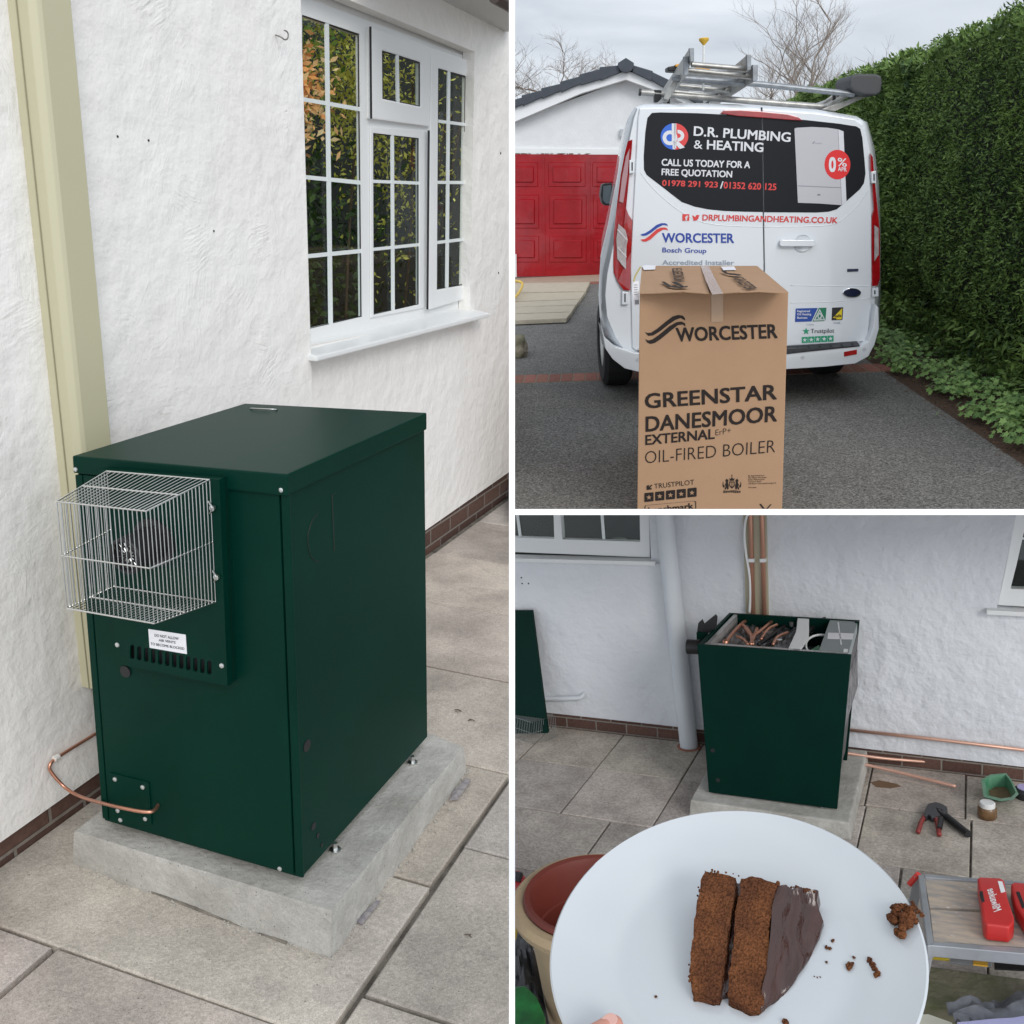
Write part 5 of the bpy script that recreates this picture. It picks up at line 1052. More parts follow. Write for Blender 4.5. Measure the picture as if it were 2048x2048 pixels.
b=B(); prism(b,[ip(x,y,.95) for x,y in ((1120,524),(1160,500),(1163,528),(1130,531))],(0,0,-.02)); part(ob,'green_connector',b,mat('connector_green',(.02,.22,.08),.5),bevel=.003)
b=B(); c=ff(692,508,-.12); tube(b,[c+V(.03,0,0),P.on(q4(662,508),1,yf+.12)],.043,20); part(ob,'flue_stub',b,BLACK,smooth=60)
b=B(); prism(b,[P.on(q4(x,y),1,yf+.32) for x,y in ((702,420),(715,408),(722,425),(765,390),(772,398),(768,440),(735,462),(705,470),(698,450))],(0,.03,0)); part(ob,'black_bracket',b,BLACK,bevel=.003)
b=B(); prism(b,[P.on(q4(x,y),1,yf+.25) for x,y in ((696,455),(735,462),(738,478),(697,498))],(0,.03,0)); part(ob,'raised_corner',b,GRN3)
for x,y in ((757,900),(777,1012)):
    b=B(); disc(b,ff(x,y,.001),(0,1,0),.013,.002,12); part(ob,'round_plug',b,BLACK)
for x,y in ((852,1080),(1165,1122)):
    b=B(); c=ff(x,y,-.03); c.z=.10; lathe(b,c,(0,0,1),[(0,0),(.014,0),(.006,.008),(.006,.02),(0,.02)],8); part(ob,'levelling_foot',b,STEEL)
# leaning panel and spare cage
b=B(); prism(b,[P.on(q4(75,373),1,-.06),P.on(q4(135,835),1,-.26),P.on(q4(-80,838),1,-.26),P.on(q4(-80,373),1,-.06)],(0,.03,0)); solo(P,'metal_panel','spare dark green metal panel leaning on the wall at the left edge','panel',b,GRN3,bevel=.003)
b=B(); 
def cw(a,c): tube(b,[a,c],.0016,4)
o0=gd(60,845); ax=V(.15,-.10,0); ay=V(.08,.13,0); az=V(0,0,.16)
o0=gd(12,848)+V(-.05,0,0); ax=V(.22,-.08,0); ay=V(.12,.15,0)
for i in range(15):
    s=i/14; cw(o0+ax*s,o0+ax*s+az); cw(o0+ax+ay*s,o0+ax+ay*s+az); cw(o0+ay+ax*s+az,o0+ax*s+az); cw(o0+ay*s,o0+ay*s+az)
for k in (0,.5,1): cw(o0+az*k,o0+ax+az*k); cw(o0+ax+az*k,o0+ax+ay+az*k); cw(o0+az*k,o0+ay+az*k); cw(o0+ay+az*k,o0+ax+ay+az*k)
solo(P,'wire_cage','loose grey wire cage lying on the slabs by the leaning panel','cage',b,mat('dull_grey_wire',(.25,.27,.27),.5,metal=.5))
# copper runs
CU3=mat('new_copper',(.70,.42,.32),.4,metal=.45,n=(8,.5),col2=(.55,.30,.22))
b=B(); tube(b,[wl(1262,821,-.035),wl(1600,858,-.035),wl(2100,918,-.035)],.0105,10); solo(P,'copper_pipe','long copper pipe clipped level along the white wall to the right','pipe',b,CU3,smooth=180)
b=B(); tube(b,smoothpath([gd(1235,905,.12),gd(1380,928,.09),gd(1500,938,.06),gd(1610,946,.03)],2),.009,10); solo(P,'copper_pipe','shorter copper pipe poking from the boiler foot in front of the brick course','pipe',b,CU3,smooth=180)
b=B(); tube(b,smoothpath([gd(1250,935,.08),gd(1420,972,.05),gd(1676,1036,.03)],2),.010,10); solo(P,'copper_pipe','copper pipe end slanting over the slabs right of the boiler base','pipe',b,CU3,smooth=180)
b=B(); prism(b,[gd(x,y,.003) for x,y in ((1352,1020),(1385,1012),(1450,1025),(1470,1035),(1430,1042),(1375,1038))],(0,0,-.002)); struct(P,'sawdust',b,mat('brown_dust',(.17,.10,.055),.95),kind='stuff')
# pliers
pl_=thing(P,'pliers','dark pipe pliers with red handles lying on the slabs','pliers',gd(1590,1150))
IRON=mat('dark_iron',(.07,.07,.075),.5,metal=.5); RH=mat('red_grip',(.24,.03,.025),.5)
b=B(); prism(b,[gd(x,y,.035) for x,y in ((1560,1118),(1570,1100),(1600,1093),(1622,1100),(1642,1112),(1644,1128),(1628,1135),(1622,1122),(1600,1115),(1606,1130),(1618,1142),(1600,1150),(1582,1150),(1572,1140),(1562,1150),(1552,1145))],(0,0,-.03)); part(pl_,'jaws',b,IRON,bevel=.004)
for pts in ([(1562,1142),(1545,1165),(1532,1207)],[(1595,1145),(1607,1175),(1612,1218)]):
    b=B(); tube(b,smoothpath([gd(x,y,.02) for x,y in pts],2),.013,8); part(pl_,'handle',b,RH,smooth=180)
gs=thing(P,'pipe_cutter','black handled pipe tool lying beside the pliers','tool',gd(1680,1190))
b=B(); tube(b,[gd(1640,1150,.025),gd(1722,1216,.025)],.020,12); part(gs,'grip',b,BLACK,smooth=60)
b=B(); tube(b,[gd(1610,1128,.025),gd(1645,1154,.025)],.012,10); part(gs,'shaft',b,IRON,smooth=60)
b=B(); tube(b,[gd(1619,1158,.03),gd(1613,1195,.03)],.014,10); part(gs,'side_grip',b,BLACK,smooth=60)
# green tub, jar, purple thing
tub=thing(P,'green_tub','green plastic bag tub of sand near the wall at the right','tub',gd(1835,1060))
b=B(); rim=[(1770,1010),(1805,990),(1865,985),(1885,1010),(1912,1065),(1890,1085),(1845,1092),(1780,1075)]; base_=[(1795,1060),(1820,1045),(1865,1045),(1880,1055),(1890,1075),(1875,1088),(1840,1092),(1802,1085)]
top=[gd(x,y,.10) for x,y in rim]; bot=[gd(x,y,0.004) for x,y in base_]; inn=[a.lerp(c,.55)+V(0,0,-.0) for a,c in zip(top,bot)]; cen=sum(inn,Vector())/8
a_=[b.verts.new(p) for p in bot]; c_=[b.verts.new(p) for p in top]; d_=[b.verts.new(p.lerp(V(cen.x,cen.y,p.z),.15)) for p in top]; e_=[b.verts.new(V(p.x,p.y,.03).lerp(V(cen.x,cen.y,.03),.25)) for p in inn]
for A,C_ in ((a_,c_),(c_,d_),(d_,e_)):
    for i in range(8): b.faces.new((A[i],A[(i+1)%8],C_[(i+1)%8],C_[i]))
b.faces.new(a_[::-1]); bmesh.ops.recalc_face_normals(b,faces=b.faces); part(tub,'tub_body',b,mat('green_plastic',(.03,.20,.09),.4,n=(9,.6),col2=(.25,.36,.28)),smooth=40)
b=B(); b.faces.new([b.verts.new(V(p.x,p.y,.031).lerp(V(cen.x,cen.y,.031),.2)) for p in inn]); part(tub,'sand',b,mat('damp_sand',(.17,.12,.06),.9,n=(60,.8)))
jar=thing(P,'jar','brown glass jar with a white screw lid standing on the slabs','jar',gd(1793,1158))
jc=gd(1793,1152); b=B(); lathe(b,jc,(0,0,1),[(0,0),(.045,0),(.050,.01),(.050,.055),(.044,.065),(0,.065)],24); part(jar,'jar_body',b,mat('brown_jar',(.20,.11,.045),.25,n=(20,.8),col2=(.09,.05,.03)),smooth=40)
b=B(); lathe(b,jc,(0,0,1),[(0,.065),(.040,.065),(.040,.088),(.036,.092),(0,.092)],24); part(jar,'jar_lid',b,mat('white_lid',(.72,.72,.70),.4),smooth=40)
b=B(); lathe(b,gd(1938,1075),(0,0,1),[(0,0),(.06,0),(.065,.04),(.05,.055),(0,.055)],20); pu=solo(P,'tape_roll','dark roll with a lilac face cut by the right edge near the tub','tape',b,INK,smooth=40)
b=B(); disc(b,gd(1938,1075)+V(0,0,.056),(0,0,1),.045,.003,20); part(pu,'lilac_face',b,mat('lilac',(.42,.36,.62),.5))
# step platform
zp=.36
def bp3(x,y,z=zp): return P.on(q4(x,y),2,z)
ALU3=mat('dull_aluminium',(.40,.42,.44),.5,metal=.5,n=(6,.8),col2=(.28,.29,.30))
sp3=thing(P,'step_platform','paint splashed aluminium work platform with wooden boards and a red leg tip','platform',gd(1750,1640))
WOODB=mat('splashed_board',(.50,.40,.30),.8,n=(9,1),col2=(.27,.26,.25),spots=(14,.10,(.55,.55,.53)),stretch=(1,5,1))
for pts in ([(1556,1378),(2040,1415),(2060,1515),(1575,1488)],[(1577,1498),(2062,1528),(2080,1650),(1590,1620)]):
    b=B(); prism(b,[bp3(*p) for p in pts],(0,0,-.018)); part(sp3,'deck_board',b,WOODB,bevel=.003)
b=B(); prism(b,[bp3(x,y,zp+.012) for x,y in ((1533,1368),(1556,1370),(1592,1632),(1568,1638))],(0,0,-.06)); prism(b,[bp3(x,y,zp+.010) for x,y in ((1556,1366),(2040,1402),(2040,1412),(1558,1378))],(0,0,-.05)); prism(b,[bp3(x,y,zp+.012) for x,y in ((1570,1634),(2080,1680),(2080,1655),(1592,1620))],(0,0,-.05)); part(sp3,'deck_frame',b,ALU3,bevel=.003)
lg=[(1537,1372),(1575,1630),(2040,1410),(2080,1665)]
for i,(x,y) in enumerate(lg):
    p=bp3(x,y); sx_=-.06 if i<2 else .05; sy_=.07 if i in(0,2) else -.05
    b=B(); prism(b,[p+V(-.02,-.015,0),p+V(.02,-.015,0),p+V(.02,.015,0),p+V(-.02,.015,0)],V(sx_,sy_,-zp)); lgp=part(sp3,'leg',b,ALU3,bevel=.003)
b=B(); tube(b,[bp3(1535,1366,zp+.01),bp3(1500,1405,zp-.05)],.013,8); part(sp3,'red_catch',b,mat('red_plastic',(.55,.04,.03),.45))
for pts,m_,nm in (([(1573,1650),(1650,1655),(1650,1690),(1573,1683)],mat('yellow_plastic',(.62,.47,.03),.5),'yellow_bracket'),([(1655,1662),(1810,1672),(1810,1715),(1655,1700)],ALU3,'lower_rail'),([(1820,1680),(2060,1700),(2060,1735),(1820,1722)],BLACK,'dark_rail')):
    b=B(); prism(b,[bp3(x,y,zp-.07) for x,y in pts],(0,.02,-.02)); part(sp3,nm,b,m_,bevel=.003)
b=B(); prism(b,[bp3(x,y,zp-.068) for x,y in ((1740,1688),(1795,1692),(1795,1712),(1740,1706))],(0,.0,-.006)); part(sp3,'orange_bracket',b,mat('orange_plastic',(.50,.28,.03),.5))
RC=mat('red_case',(.52,.028,.025),.42,n=(6,.4),col2=(.42,.02,.02))
def case(label,pts,txt=None,latch=()):
    top=[bp3(x,y,zp+.075) for x,y in pts]; t=thing(P,'tool_case',label,'tool case',V(*(sum(top,Vector())/len(top)).xy,zp),'red tool cases on the platform')
    b=B(); prism(b,top,(0,0,-.07)); part(t,'shell',b,RC,bevel=.014,seg=3,smooth=60)
    for l in latch: b=B(); prism(b,[bp3(x,y,zp+.079) for x,y in l],(0,0,-.02)); part(t,'black_latch',b,BLACK,bevel=.003)
    if txt:
        b=B(); letters(b,txt[0],*[bp3(x,y,zp+.0765) for x,y in txt[1:4]],.02); part(t,'lettering',b,UPVC)
        b=B(); prism(b,[bp3(x,y,zp+.0765) for x,y in ((1833,1392),(1850,1394),(1862,1432),(1845,1436))],(0,0,-.001)); part(t,'white_sticker',b,UPVC)
    return t
case('red tool case with white script lettering on the work platform',[(1756,1382),(1764,1376),(1845,1380),(1858,1390),(1870,1455),(1895,1530),(1893,1548),(1875,1566),(1830,1560),(1790,1556),(1778,1540),(1768,1450)],('Milwaukee',(1818,1510),(1793,1425),(1848,1500)),[((1764,1430),(1776,1428),(1784,1468),(1773,1470))])
case('red open tool case cut by the right edge, beside the lettered one',[(1882,1402),(1892,1394),(2000,1404),(2040,1500),(2020,1570),(1950,1560),(1900,1480)],None,[((1902,1432),(1915,1430),(1938,1490),(1926,1494))])
# mossy kerb, plastic bag, sheet
kz=.10
MOSS=mat('mossy_concrete',(.20,.18,.13),.95,n=(9,1),col2=(.10,.11,.05),bump=(35,.012))
b=B(); a,c,e,f_=[gd(x,y,kz) for x,y in ((1400,1690),(2150,1790),(2150,1890),(1400,1850))]; prism(b,[a,c,e,f_],(0,0,-.09)); solo(P,'kerb_stone','mossy rough stone kerb below the work platform','kerb',b,MOSS,bevel=.008)
b=B(); 
def sheetm(pts,z,amp,nx=14,ny=10):
    a,c,e,f_=[gd(x,y,z) for x,y in pts]; g_=[]
    for j in range(ny+1):
        row=[]
        for i in range(nx+1):
            u,v=i/nx,j/ny; p=a.lerp(c,u).lerp(f_.lerp(e,u),v); row.append(b.verts.new(p+V(0,0,noise.noise(V(u*5,v*4,z*9))*amp+noise.noise(V(u*13,v*11,3))*amp*.5)))
        g_.append(row)
    for j in range(ny):
        for i in range(nx): b.faces.new((g_[j][i],g_[j][i+1],g_[j+1][i+1],g_[j+1][i]))
sheetm([(1638,1852),(2050,1800),(2080,1960),(1680,1930)],.15,.05); bmesh.ops.solidify(b,geom=b.faces[:],thickness=.003)
solo(P,'plastic_bag','crumpled clear grey plastic bag at the bottom right','bag',b,mat('cloudy_plastic',(.30,.31,.34),.25,n=(12,.9),col2=(.16,.165,.18),spec=.6),smooth=60)
b=B(); sheetm([(1680,1925),(2100,1885),(2120,2010),(1700,2040)],.22,.008,8,6); bmesh.ops.solidify(b,geom=b.faces[:],thickness=.003); solo(P,'paper_sheet','pale lilac paper sheet at the bottom right corner','sheet',b,mat('lilac_paper',(.60,.60,.86),.5),smooth=60)
b=B(); prism(b,[gd(x,y,.14) for x,y in ((1530,1895),(1570,1893),(1660,1925),(1700,1990),(1500,1990))],(0,0,-.03)); solo(P,'cream_board','cream board edge showing under the plate rim at the bottom right','board',b,mat('cream_board',(.50,.49,.40),.6),bevel=.004)
# pot
zr=.56; pcn=P.on(q4(318,1450),2,zr); Rp=(P.on(q4(60,1510),2,zr)-pcn).length*1.0
pot=thing(P,'plant_pot','stone coloured plant pot with a terracotta liner left of the plate','pot',(pcn.x,pcn.y,0))
STN=mat('stone_pot',(.44,.33,.20),.8,n=(9,.7),col2=(.36,.27,.17),spots=(30,.06,(.20,.15,.10)),bump=(50,.002))
b=B(); lathe(b,V(pcn.x,pcn.y,0),(0,0,1),[(0,0),(Rp*.66,0),(Rp*.92,zr*.80),(Rp*.99,zr*.84),(Rp*1.19,zr*.90),(Rp*1.22,zr*.95),(Rp*1.15,zr*.99),(Rp*1.02,zr*.985),(Rp*.98,zr*.9),(Rp*.8,.05),(0,.05)],56); part(pot,'outer_pot',b,STN,smooth=40)
b=B(); lathe(b,V(pcn.x,pcn.y,0),(0,0,1),[(Rp*.99,zr*.97),(Rp*1.03,zr*1.0),(Rp*1.0,zr*1.03),(Rp*.93,zr*1.02),(Rp*.90,zr*.97),(Rp*.86,zr*.74),(Rp*.83,zr*.735),(Rp*.76,zr*.2),(0,zr*.2)],56); part(pot,'liner',b,mat('terracotta_liner',(.15,.026,.016),.55),smooth=30)
# bits at the left edge
rt_=thing(P,'power_tool','red and black power tool lying behind the plant pot','tool',gd(30,1400))
b=B(); prism(b,[gd(x,y,.1) for x,y in ((-40,1350),(30,1350),(70,1395),(50,1440),(-40,1440))],(0,0,-.09)); part(rt_,'body',b,mat('tool_red',(.45,.03,.03),.45),bevel=.015)
b=B(); prism(b,[gd(x,y,.115) for x,y in ((10,1352),(42,1358),(30,1390),(0,1380))],(0,0,-.03)); prism(b,[gd(x,y,.08) for x,y in ((-30,1440),(40,1440),(50,1475),(-30,1490))],(0,0,-.07)); part(rt_,'black_grip',b,BLACK,bevel=.01)
b=B(); sheetm([(-60,1590),(70,1600),(190,2100),(-60,2100)],.16,.09,16,22); bmesh.ops.solidify(b,geom=b.faces[:],thickness=.003); solo(P,'refuse_bag','dark crumpled plastic bag at the bottom left corner','bag',b,mat('dark_plastic',(.035,.036,.04),.25,n=(7,1),col2=(.14,.145,.155),spec=.6),smooth=50)
b=B(); prism(b,[gd(x,y,.29) for x,y in ((10,1790),(50,1785),(95,1830),(125,1900),(130,1990),(-20,1990),(-20,1810))],(0,0,-.02)); solo(P,'green_sack','bright green plastic sack on the dark bag at the lower left','sack',b,mat('bright_green_plastic',(.01,.20,.04),.4,n=(9,.9),col2=(.005,.05,.015)),bevel=.008)
b=B(); prism(b,[gd(x,y,.06) for x,y in ((-60,1505),(14,1500),(20,1580),(-60,1600))],(0,0,-.05)); solo(P,'yellow_box','small yellow box corner showing beside the plant pot','box',b,mat('yellow_box_paint',(.55,.38,.03),.5),bevel=.006)
# ---- plate, cake and the hand that holds it
pc_=P.R.transposed()@(V(.1659,.3288,.744)-P.t); pn=(P.R.transposed()@V(-.2134,-.8813,-.4217)).normalized()
CER=mat('white_glazed_china',(.50,.525,.54),.14,coat=.5,spec=.5)
R0p=.14; top0=pc_-pn*.0
b=B(); lathe(b,pc_,pn,[(0,-.016),(.080,-.016),(.090,-.0158),(.097,-.0135),(.112,-.0095),(.128,-.0045),(.1385,.000),(.140,-.0012),(.1395,-.0035),(.131,-.0095),(.115,-.0175),(.09,-.022),(.085,-.025),(.078,-.025),(.074,-.021),(0,-.020)],128); 
pl=solo(P,'plate','round white china plate held over the patio with a slice of cake on it','plate',b,CER,base=pc_,smooth=60)
zf0=-.016
def pp_(x,y,h=0): return P.pl(q4(x,y),pc_+pn*(zf0+h),pn)
# cake
def blob_noise(bm,amp,sc,keep=None,seed=0):
    for v in bm.verts:
        k=v.co*sc+V(seed,0,0); d=V(noise.noise(k),noise.noise(k+V(9,3,1)),noise.noise(k+V(2,7,5))); v.co+=d*amp
def block(bm,top,bot,ax_n=26,fill=True):
    """closed block from a top outline and a bottom outline of equal count, densely subdivided"""
    a=[bm.verts.new(p) for p in top]; c=[bm.verts.new(p) for p in bot]; fs=[bm.faces.new(a),bm.faces.new(c[::-1])]; n=len(a)
    for i in range(n): fs.append(bm.faces.new((a[i],c[i],c[(i+1)%n],a[(i+1)%n])))
    bmesh.ops.triangulate(bm,faces=fs)
    for _ in range(9):
        es=[e for e in bm.edges if e.calc_length()>.0032]
        if not es: break
        bmesh.ops.subdivide_edges(bm,edges=es,cuts=1,use_grid_fill=False); bmesh.ops.triangulate(bm,faces=bm.faces[:])
    bmesh.ops.recalc_face_normals(bm,faces=bm.faces)
SPO=bpy.data.materials.new('chocolate_sponge'); SPO.use_nodes=True; t=SPO.node_tree; N=t.nodes; L=t.links; bs=N['Principled BSDF']; bs.inputs['Roughness'].default_value=.9; bs.inputs['Specular IOR Level'].default_value=.15
tc=N.new('ShaderNodeTexCoord'); n1=N.new('ShaderNodeTexNoise'); n1.inputs['Scale'].default_value=560; n1.inputs['Detail'].default_value=6; n1.inputs['Roughness'].default_value=.65; L.new(tc.outputs['Object'],n1.inputs['Vector'])
vo=N.new('ShaderNodeTexVoronoi'); vo.inputs['Scale'].default_value=520; vo.inputs['Randomness'].default_value=1; L.new(tc.outputs['Object'],vo.inputs['Vector'])
n2=N.new('ShaderNodeTexNoise'); n2.inputs['Scale'].default_value=38; n2.inputs['Detail'].default_value=4; L.new(tc.outputs['Object'],n2.inputs['Vector'])
ra=N.new('ShaderNodeValToRGB'); L.new(n2.outputs[0],ra.inputs[0]); ra.color_ramp.elements[0].position=.36; ra.color_ramp.elements[0].color=(.115,.043,.020,1); ra.color_ramp.elements[1].position=.64; ra.color_ramp.elements[1].color=(.20,.075,.029,1)
r2=N.new('ShaderNodeMapRange'); r2.inputs[1].default_value=.38; r2.inputs[2].default_value=.55; r2.inputs[3].default_value=.50; r2.inputs[4].default_value=1.12; L.new(n1.outputs[0],r2.inputs[0])
sc=N.new('ShaderNodeVectorMath'); sc.operation='SCALE'; L.new(ra.outputs[0],sc.inputs[0]); L.new(r2.outputs[0],sc.inputs['Scale']); L.new(sc.outputs[0],bs.inputs['Base Color'])
sb=N.new('ShaderNodeMath'); sb.operation='MULTIPLY_ADD'; sb.inputs[1].default_value=.8; L.new(n1.outputs[0],sb.inputs[0]); L.new(vo.outputs['Distance'],sb.inputs[2])
bpn=N.new('ShaderNodeBump'); bpn.inputs['Distance'].default_value=.0022; L.new(sb.outputs[0],bpn.inputs['Height']); L.new(bpn.outputs[0],bs.inputs['Normal'])
CHO=mat('chocolate_icing',(.050,.017,.010),.15,n=(60,.9),col2=(.028,.010,.007),bump=(120,.0016),spec=.55,stretch=(1.3,.16,.4))
ck=thing(P,'cake_slice','slice of two layer chocolate cake with glossy icing lying on the white plate','cake',pp_(880,1620))
H=.036
def hy(y): return max(.10,1-max(0,y-1380)/500*.82)
def cake(name,pts,m,hb=0,jit=.0010,shr=.0):
    pts=[(x,y,h*hy(y)) for x,y,h in pts]
    top=[pp_(x,y,h) for x,y,h in pts]
    bot=[pp_(x,y,h)-pn*(h-hb) for x,y,h in pts]
    b=B(); block(b,top,bot); blob_noise(b,jit,260,seed=3); blob_noise(b,jit*.8,90,seed=5); blob_noise(b,jit*.5,600,seed=9); return part(ck,name,b,m,smooth=80)
cake('sponge_layer',[(728,1352,H),(790,1364,H),(846,1382,H),(838,1450,H),(822,1540,H),(808,1640,H),(798,1720,H),(789,1800,H*.98),(780,1832,H*.95),(730,1828,H*.95),(683,1812,H*.95),(670,1760,H*.95),(672,1690,H*.97),(684,1580,H),(700,1470,H),(714,1380,H)],SPO)
cake('sponge_layer',[(868,1386,H),(905,1374,H),(950,1386,H),(1000,1402,H),(985,1470,H),(972,1560,H),(968,1640,H),(962,1720,H),(948,1800,H),(952,1850,H*.95),(925,1882,H*.92),(895,1884,H*.92),(868,1862,H*.93),(815,1832,H*.95),(820,1740,H),(834,1620,H),(845,1510,H)],SPO)
cake('filling',[(836,1400,H*.55),(872,1400,H*.55),(850,1520,H*.55),(836,1640,H*.55),(822,1740,H*.6),(816,1815,H*.6),(786,1822,H*.6),(796,1700,H*.55),(812,1560,H*.55)],CHO,jit=.0006)
# icing side slopes from the slice top to the plate
b=B(); tpz=[(998,1402,H*1.01),(1010,1408,H*1.0),(1158,1434,H*.50),(1150,1470,H*.42),(1160,1510,H*.25),(1176,1548,H*.18),(1160,1600,H*.14),(1140,1645,H*.12),(1100,1720,H*.12),(1060,1780,H*.14),(1010,1832,H*.20),(955,1872,H*.45),(938,1874,H*.8),(944,1810,H*.98),(962,1720,H*1.01),(972,1620,H*1.01),(982,1500,H*1.01)]
tpz=[(x,y,h*hy(y)) for x,y,h in tpz]; top=[pp_(*p) for p in tpz]; bot=[pp_(x,y,h)-pn*h for x,y,h in tpz]
block(b,top,bot); 
for v in b.verts:
    l_=(v.co-pc_); u_=l_.dot(V(1,0,0)); 
    v.co+=pn*(math.sin(u_*330+noise.noise(v.co*30)*7)*.0016+noise.noise(v.co*70)*.0016)
blob_noise(b,.0004,100,seed=8); part(ck,'icing',b,CHO,smooth=75)
b=B()
for i in range(34):
    x=random.uniform(715,1150); y=(1356+(x-715)*.10 if x<860 else 1378+(x-868)*.2)+random.gauss(0,4); p=pp_(x,y,H*hy(y)*(1 if x<1000 else 1-(x-1000)/300)); bmesh.ops.create_icosphere(b,subdivisions=1,radius=random.uniform(.0006,.0019),matrix=Matrix.Translation(p))
for i in range(24):
    l=random.choice(((672,1690,670,1800),(820,1832,900,1884),(700,1450,715,1380),(1000,1402,1158,1436))); s=random.random(); p=pp_(l[0]+(l[2]-l[0])*s+random.gauss(0,3),l[1]+(l[3]-l[1])*s+random.gauss(0,3),H*hy(l[1]+(l[3]-l[1])*s)*random.uniform(.3,1)); bmesh.ops.create_icosphere(b,subdivisions=1,radius=random.uniform(.0005,.0014),matrix=Matrix.Translation(p))
blob_noise(b,.0006,800,seed=2); part(ck,'loose_crumb_edge',b,SPO)
def surfh(x,y):
    p=P.pl(q4(x,y),pc_+pn*zf0,pn); r=(p-pc_).length
    return 0 if r<.088 else min(.0155,(r-.088)**1.35*.9)
def crumb(label,pts,size,grp='cake crumbs on the plate'):
    b=B(); rnd=random.Random(hash(label)%999)
    for i in range(len(pts)*14):
        x,y=pts[i%len(pts)]; x+=random.gauss(0,size*.22); y+=random.gauss(0,size*.22); r=size*.000075*random.uniform(.5,1.3); p=pp_(x,y,surfh(x,y)+r*.8+abs(random.gauss(0,size*.00004))); bmesh.ops.create_icosphere(b,subdivisions=2,radius=r,matrix=Matrix.Translation(p))
    blob_noise(b,size*.00003+.0002,700,seed=1); solo(P,'crumb',label,'crumb',b,SPO,group=grp)
crumb('large broken lump of sponge on the right rim of the plate',[(1450,1505),(1490,1500),(1475,1535),(1440,1540),(1505,1530),(1480,1560),(1465,1590),(1455,1520)],34)
crumb('curled sliver of sponge hanging over the right plate rim',[(1512,1480),(1522,1492),(1533,1508),(1545,1520)],14)
crumb('long crumb lying apart at the far right of the crumb trail',[(1350,1690),(1360,1708),(1370,1722),(1378,1740)],16)
crumb('chunky crumb left of the long crumb',[(1272,1718),(1280,1708),(1268,1712)],15)
crumb('small crumb just above the chunky crumb',[(1290,1680)],9)
crumb('flat double crumb nearest the icing edge',[(1186,1644),(1198,1646)],9)
crumb('topmost small crumb right of the icing',[(1210,1617)],9)
crumb('round crumb below the flat double crumb',[(1187,1698)],8)
crumb('row of tiny crumb specks below the icing edge',[(1140,1752),(1152,1756),(1163,1755)],4)
crumb('lone crumb on the empty lower left of the plate',[(543,1828)],7)
crumb('crumb at the very bottom of the plate',[(1028,1922),(1034,1928)],13)
# hand: palm under the plate, four fingers spread beneath, thumb over the rim
SKIN=mat('skin',(.56,.27,.20),.5,n=(30,.5),col2=(.48,.20,.15),bump=(300,.0003),spec=.4)
pv=pn.cross((V(1,0,0)-pn*pn.x)).normalized(); pu_=(V(1,0,0)-pn*pn.x).normalized()
if pv.y<0: pv=-pv
rim=P.pl(q4(354,1948),pc_+pn*.006,pn); rd=(rim-pc_); ang=math.atan2(rd.dot(pv),rd.dot(pu_))
def pc3(r,a,h): return pc_+(pu_*math.cos(a)+pv*math.sin(a))*r+pn*h
tipr=rd.length; a0=ang
b=B()
def chain(pts,rs,bm=b):
    pts=[Vector(p) for p in pts]
    d=[]; rr=[]
    for i in range(len(pts)-1):
        for k in range(6): d.append(pts[i].lerp(pts[i+1],k/6)); rr.append(rs[i]+(rs[i+1]-rs[i])*k/6)
    d.append(pts[-1]); rr.append(rs[-1])
    tube(bm,d,rr,14)
    for p,r in zip(pts,rs): bmesh.ops.create_uvsphere(bm,u_segments=14,v_segments=10,radius=r*.995,matrix=Matrix.Translation(p))
tang=lambda a:(pu_*-math.sin(a)+pv*math.cos(a))
tip=pc3(tipr-.006,a0,.0035)
chain([tip,pc3(tipr+.012,a0+.03,.009),pc3(tipr+.038,a0+.05,.004),pc3(tipr+.062,a0+.06,-.022),pc3(tipr+.070,a0+.10,-.055)],[.0082,.0102,.0108,.0135,.019])
palmc=pc3(tipr+.045,a0+.25,-.062)
for i,(da,ln,sp) in enumerate(((.10,.070,-.10),(.26,.078,-.02),(.42,.074,.06),(.58,.060,.14))):
    base=pc3(tipr+.018,a0+da,-.052); k1=pc3(tipr+.018-ln*.42,a0+da+sp*.3,-.043); k2=pc3(tipr+.018-ln*.72,a0+da+sp*.5,-.038); k3=pc3(tipr+.018-ln,a0+da+sp*.7,-.034)
    chain([palmc,base,k1,k2,k3],[.017,.0115,.0095,.0088,.0075])
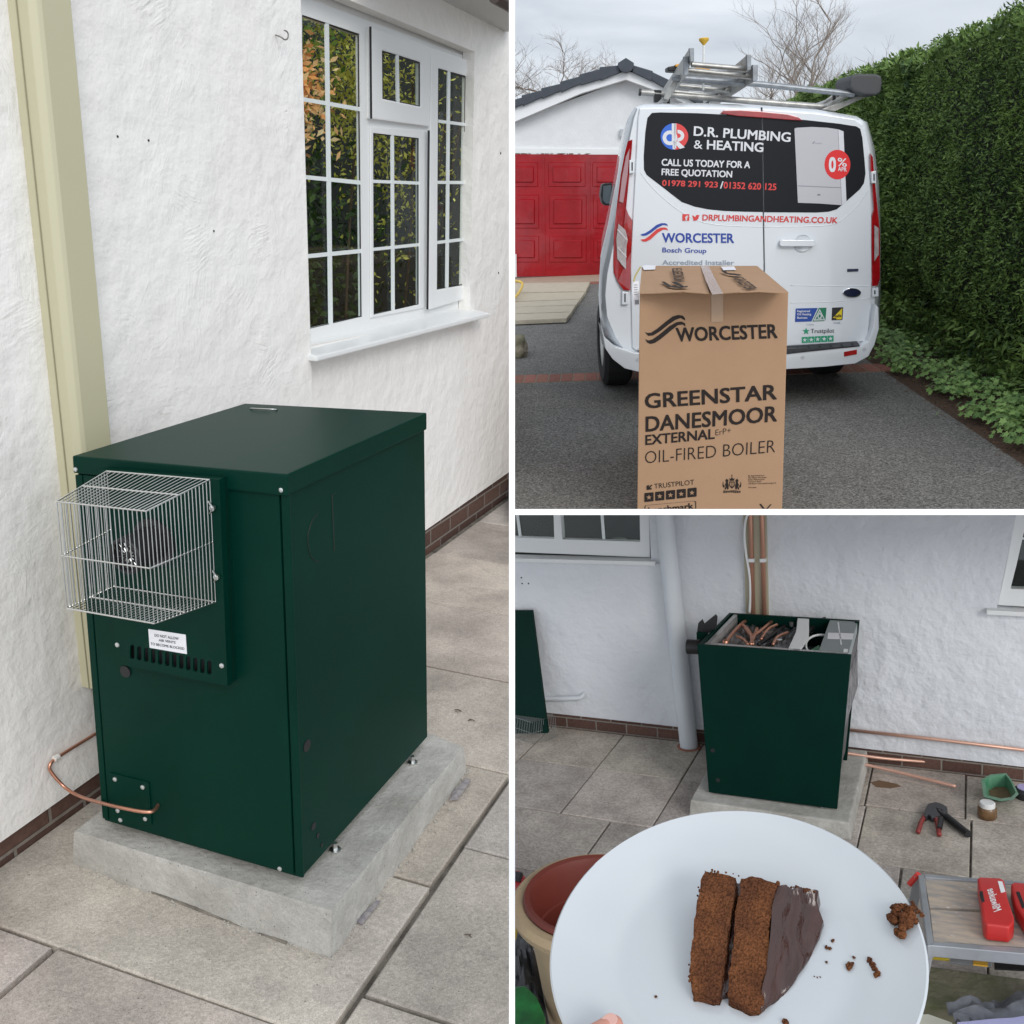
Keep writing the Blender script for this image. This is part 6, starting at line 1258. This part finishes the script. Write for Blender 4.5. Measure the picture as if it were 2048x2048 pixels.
chain([palmc,pc3(tipr+.085,a0+.28,-.085),pc3(tipr+.14,a0+.30,-.12),pc3(tipr+.22,a0+.30,-.18)],[.026,.026,.027,.034])
chain([pc3(tipr+.03,a0+.12,-.055),pc3(tipr+.09,a0+.20,-.085)],[.017,.022]); chain([pc3(tipr+.03,a0+.48,-.055),pc3(tipr+.09,a0+.36,-.085)],[.015,.022])
me=bpy.data.meshes.new('t'); b.to_mesh(me); o_=bpy.data.objects.new('t',me); COL.objects.link(o_)
rmod=o_.modifiers.new('r','REMESH'); rmod.mode='VOXEL'; rmod.voxel_size=.0022
smod=o_.modifiers.new('s','SMOOTH'); smod.iterations=4; smod.factor=.6
dg=bpy.context.evaluated_depsgraph_get(); me2=bpy.data.meshes.new_from_object(o_.evaluated_get(dg)); b=B(); b.from_mesh(me2); bpy.data.objects.remove(o_)
pe=thing(P,'person','bare hand with its thumb tip over the plate rim, holding the plate from below','person',palmc)
part(pe,'hand',b,SKIN,smooth=180)
nb=B(); nc=pc3(tipr+.0005,a0+.012,.0185); 
u_=(pc_-rim).normalized(); s_=pn.cross(u_).normalized(); n0=pc3(tipr-.004,a0+.01,.0115)
prism(nb,[n0+(u_*math.cos(t_)*.0062+s_*math.sin(t_)*.0052) for t_ in [i*math.pi/6 for i in range(12)]],pn*.0016); part(pe,'thumb_nail',nb,mat('nail',(.62,.36,.30),.3),bevel=.0006)

# ================================================================== white border lines between the three spots, built as slim boards
def cam_to_world(v): return P1.R.transposed()@(Vector(v)-P1.t)
dv=thing(P1,'divider','white border lines between the three outdoor spots, built as upright and cross board','divider',cam_to_world((0,0,1.4)))
UW=mat('white_board',(.93,.93,.94),.6)
zb0,zb1=1.30,1.42; t2=5.9/F*zb0
def cbox(x0,x1,y0,y1):
    b=B(); pts=[[cam_to_world((x,y,z)) for x,y in ((x0,y0),(x1,y0),(x1,y1),(x0,y1))] for z in (zb0,zb1)]
    hexa(b,pts[0],pts[1]); return b
sv=P1.sides; P1.sides=[]
part(dv,'upright_board',cbox(-t2,t2,-.9,.9),UW); part(dv,'cross_board',cbox(t2,.9,-t2,t2),UW)
P1.sides=sv
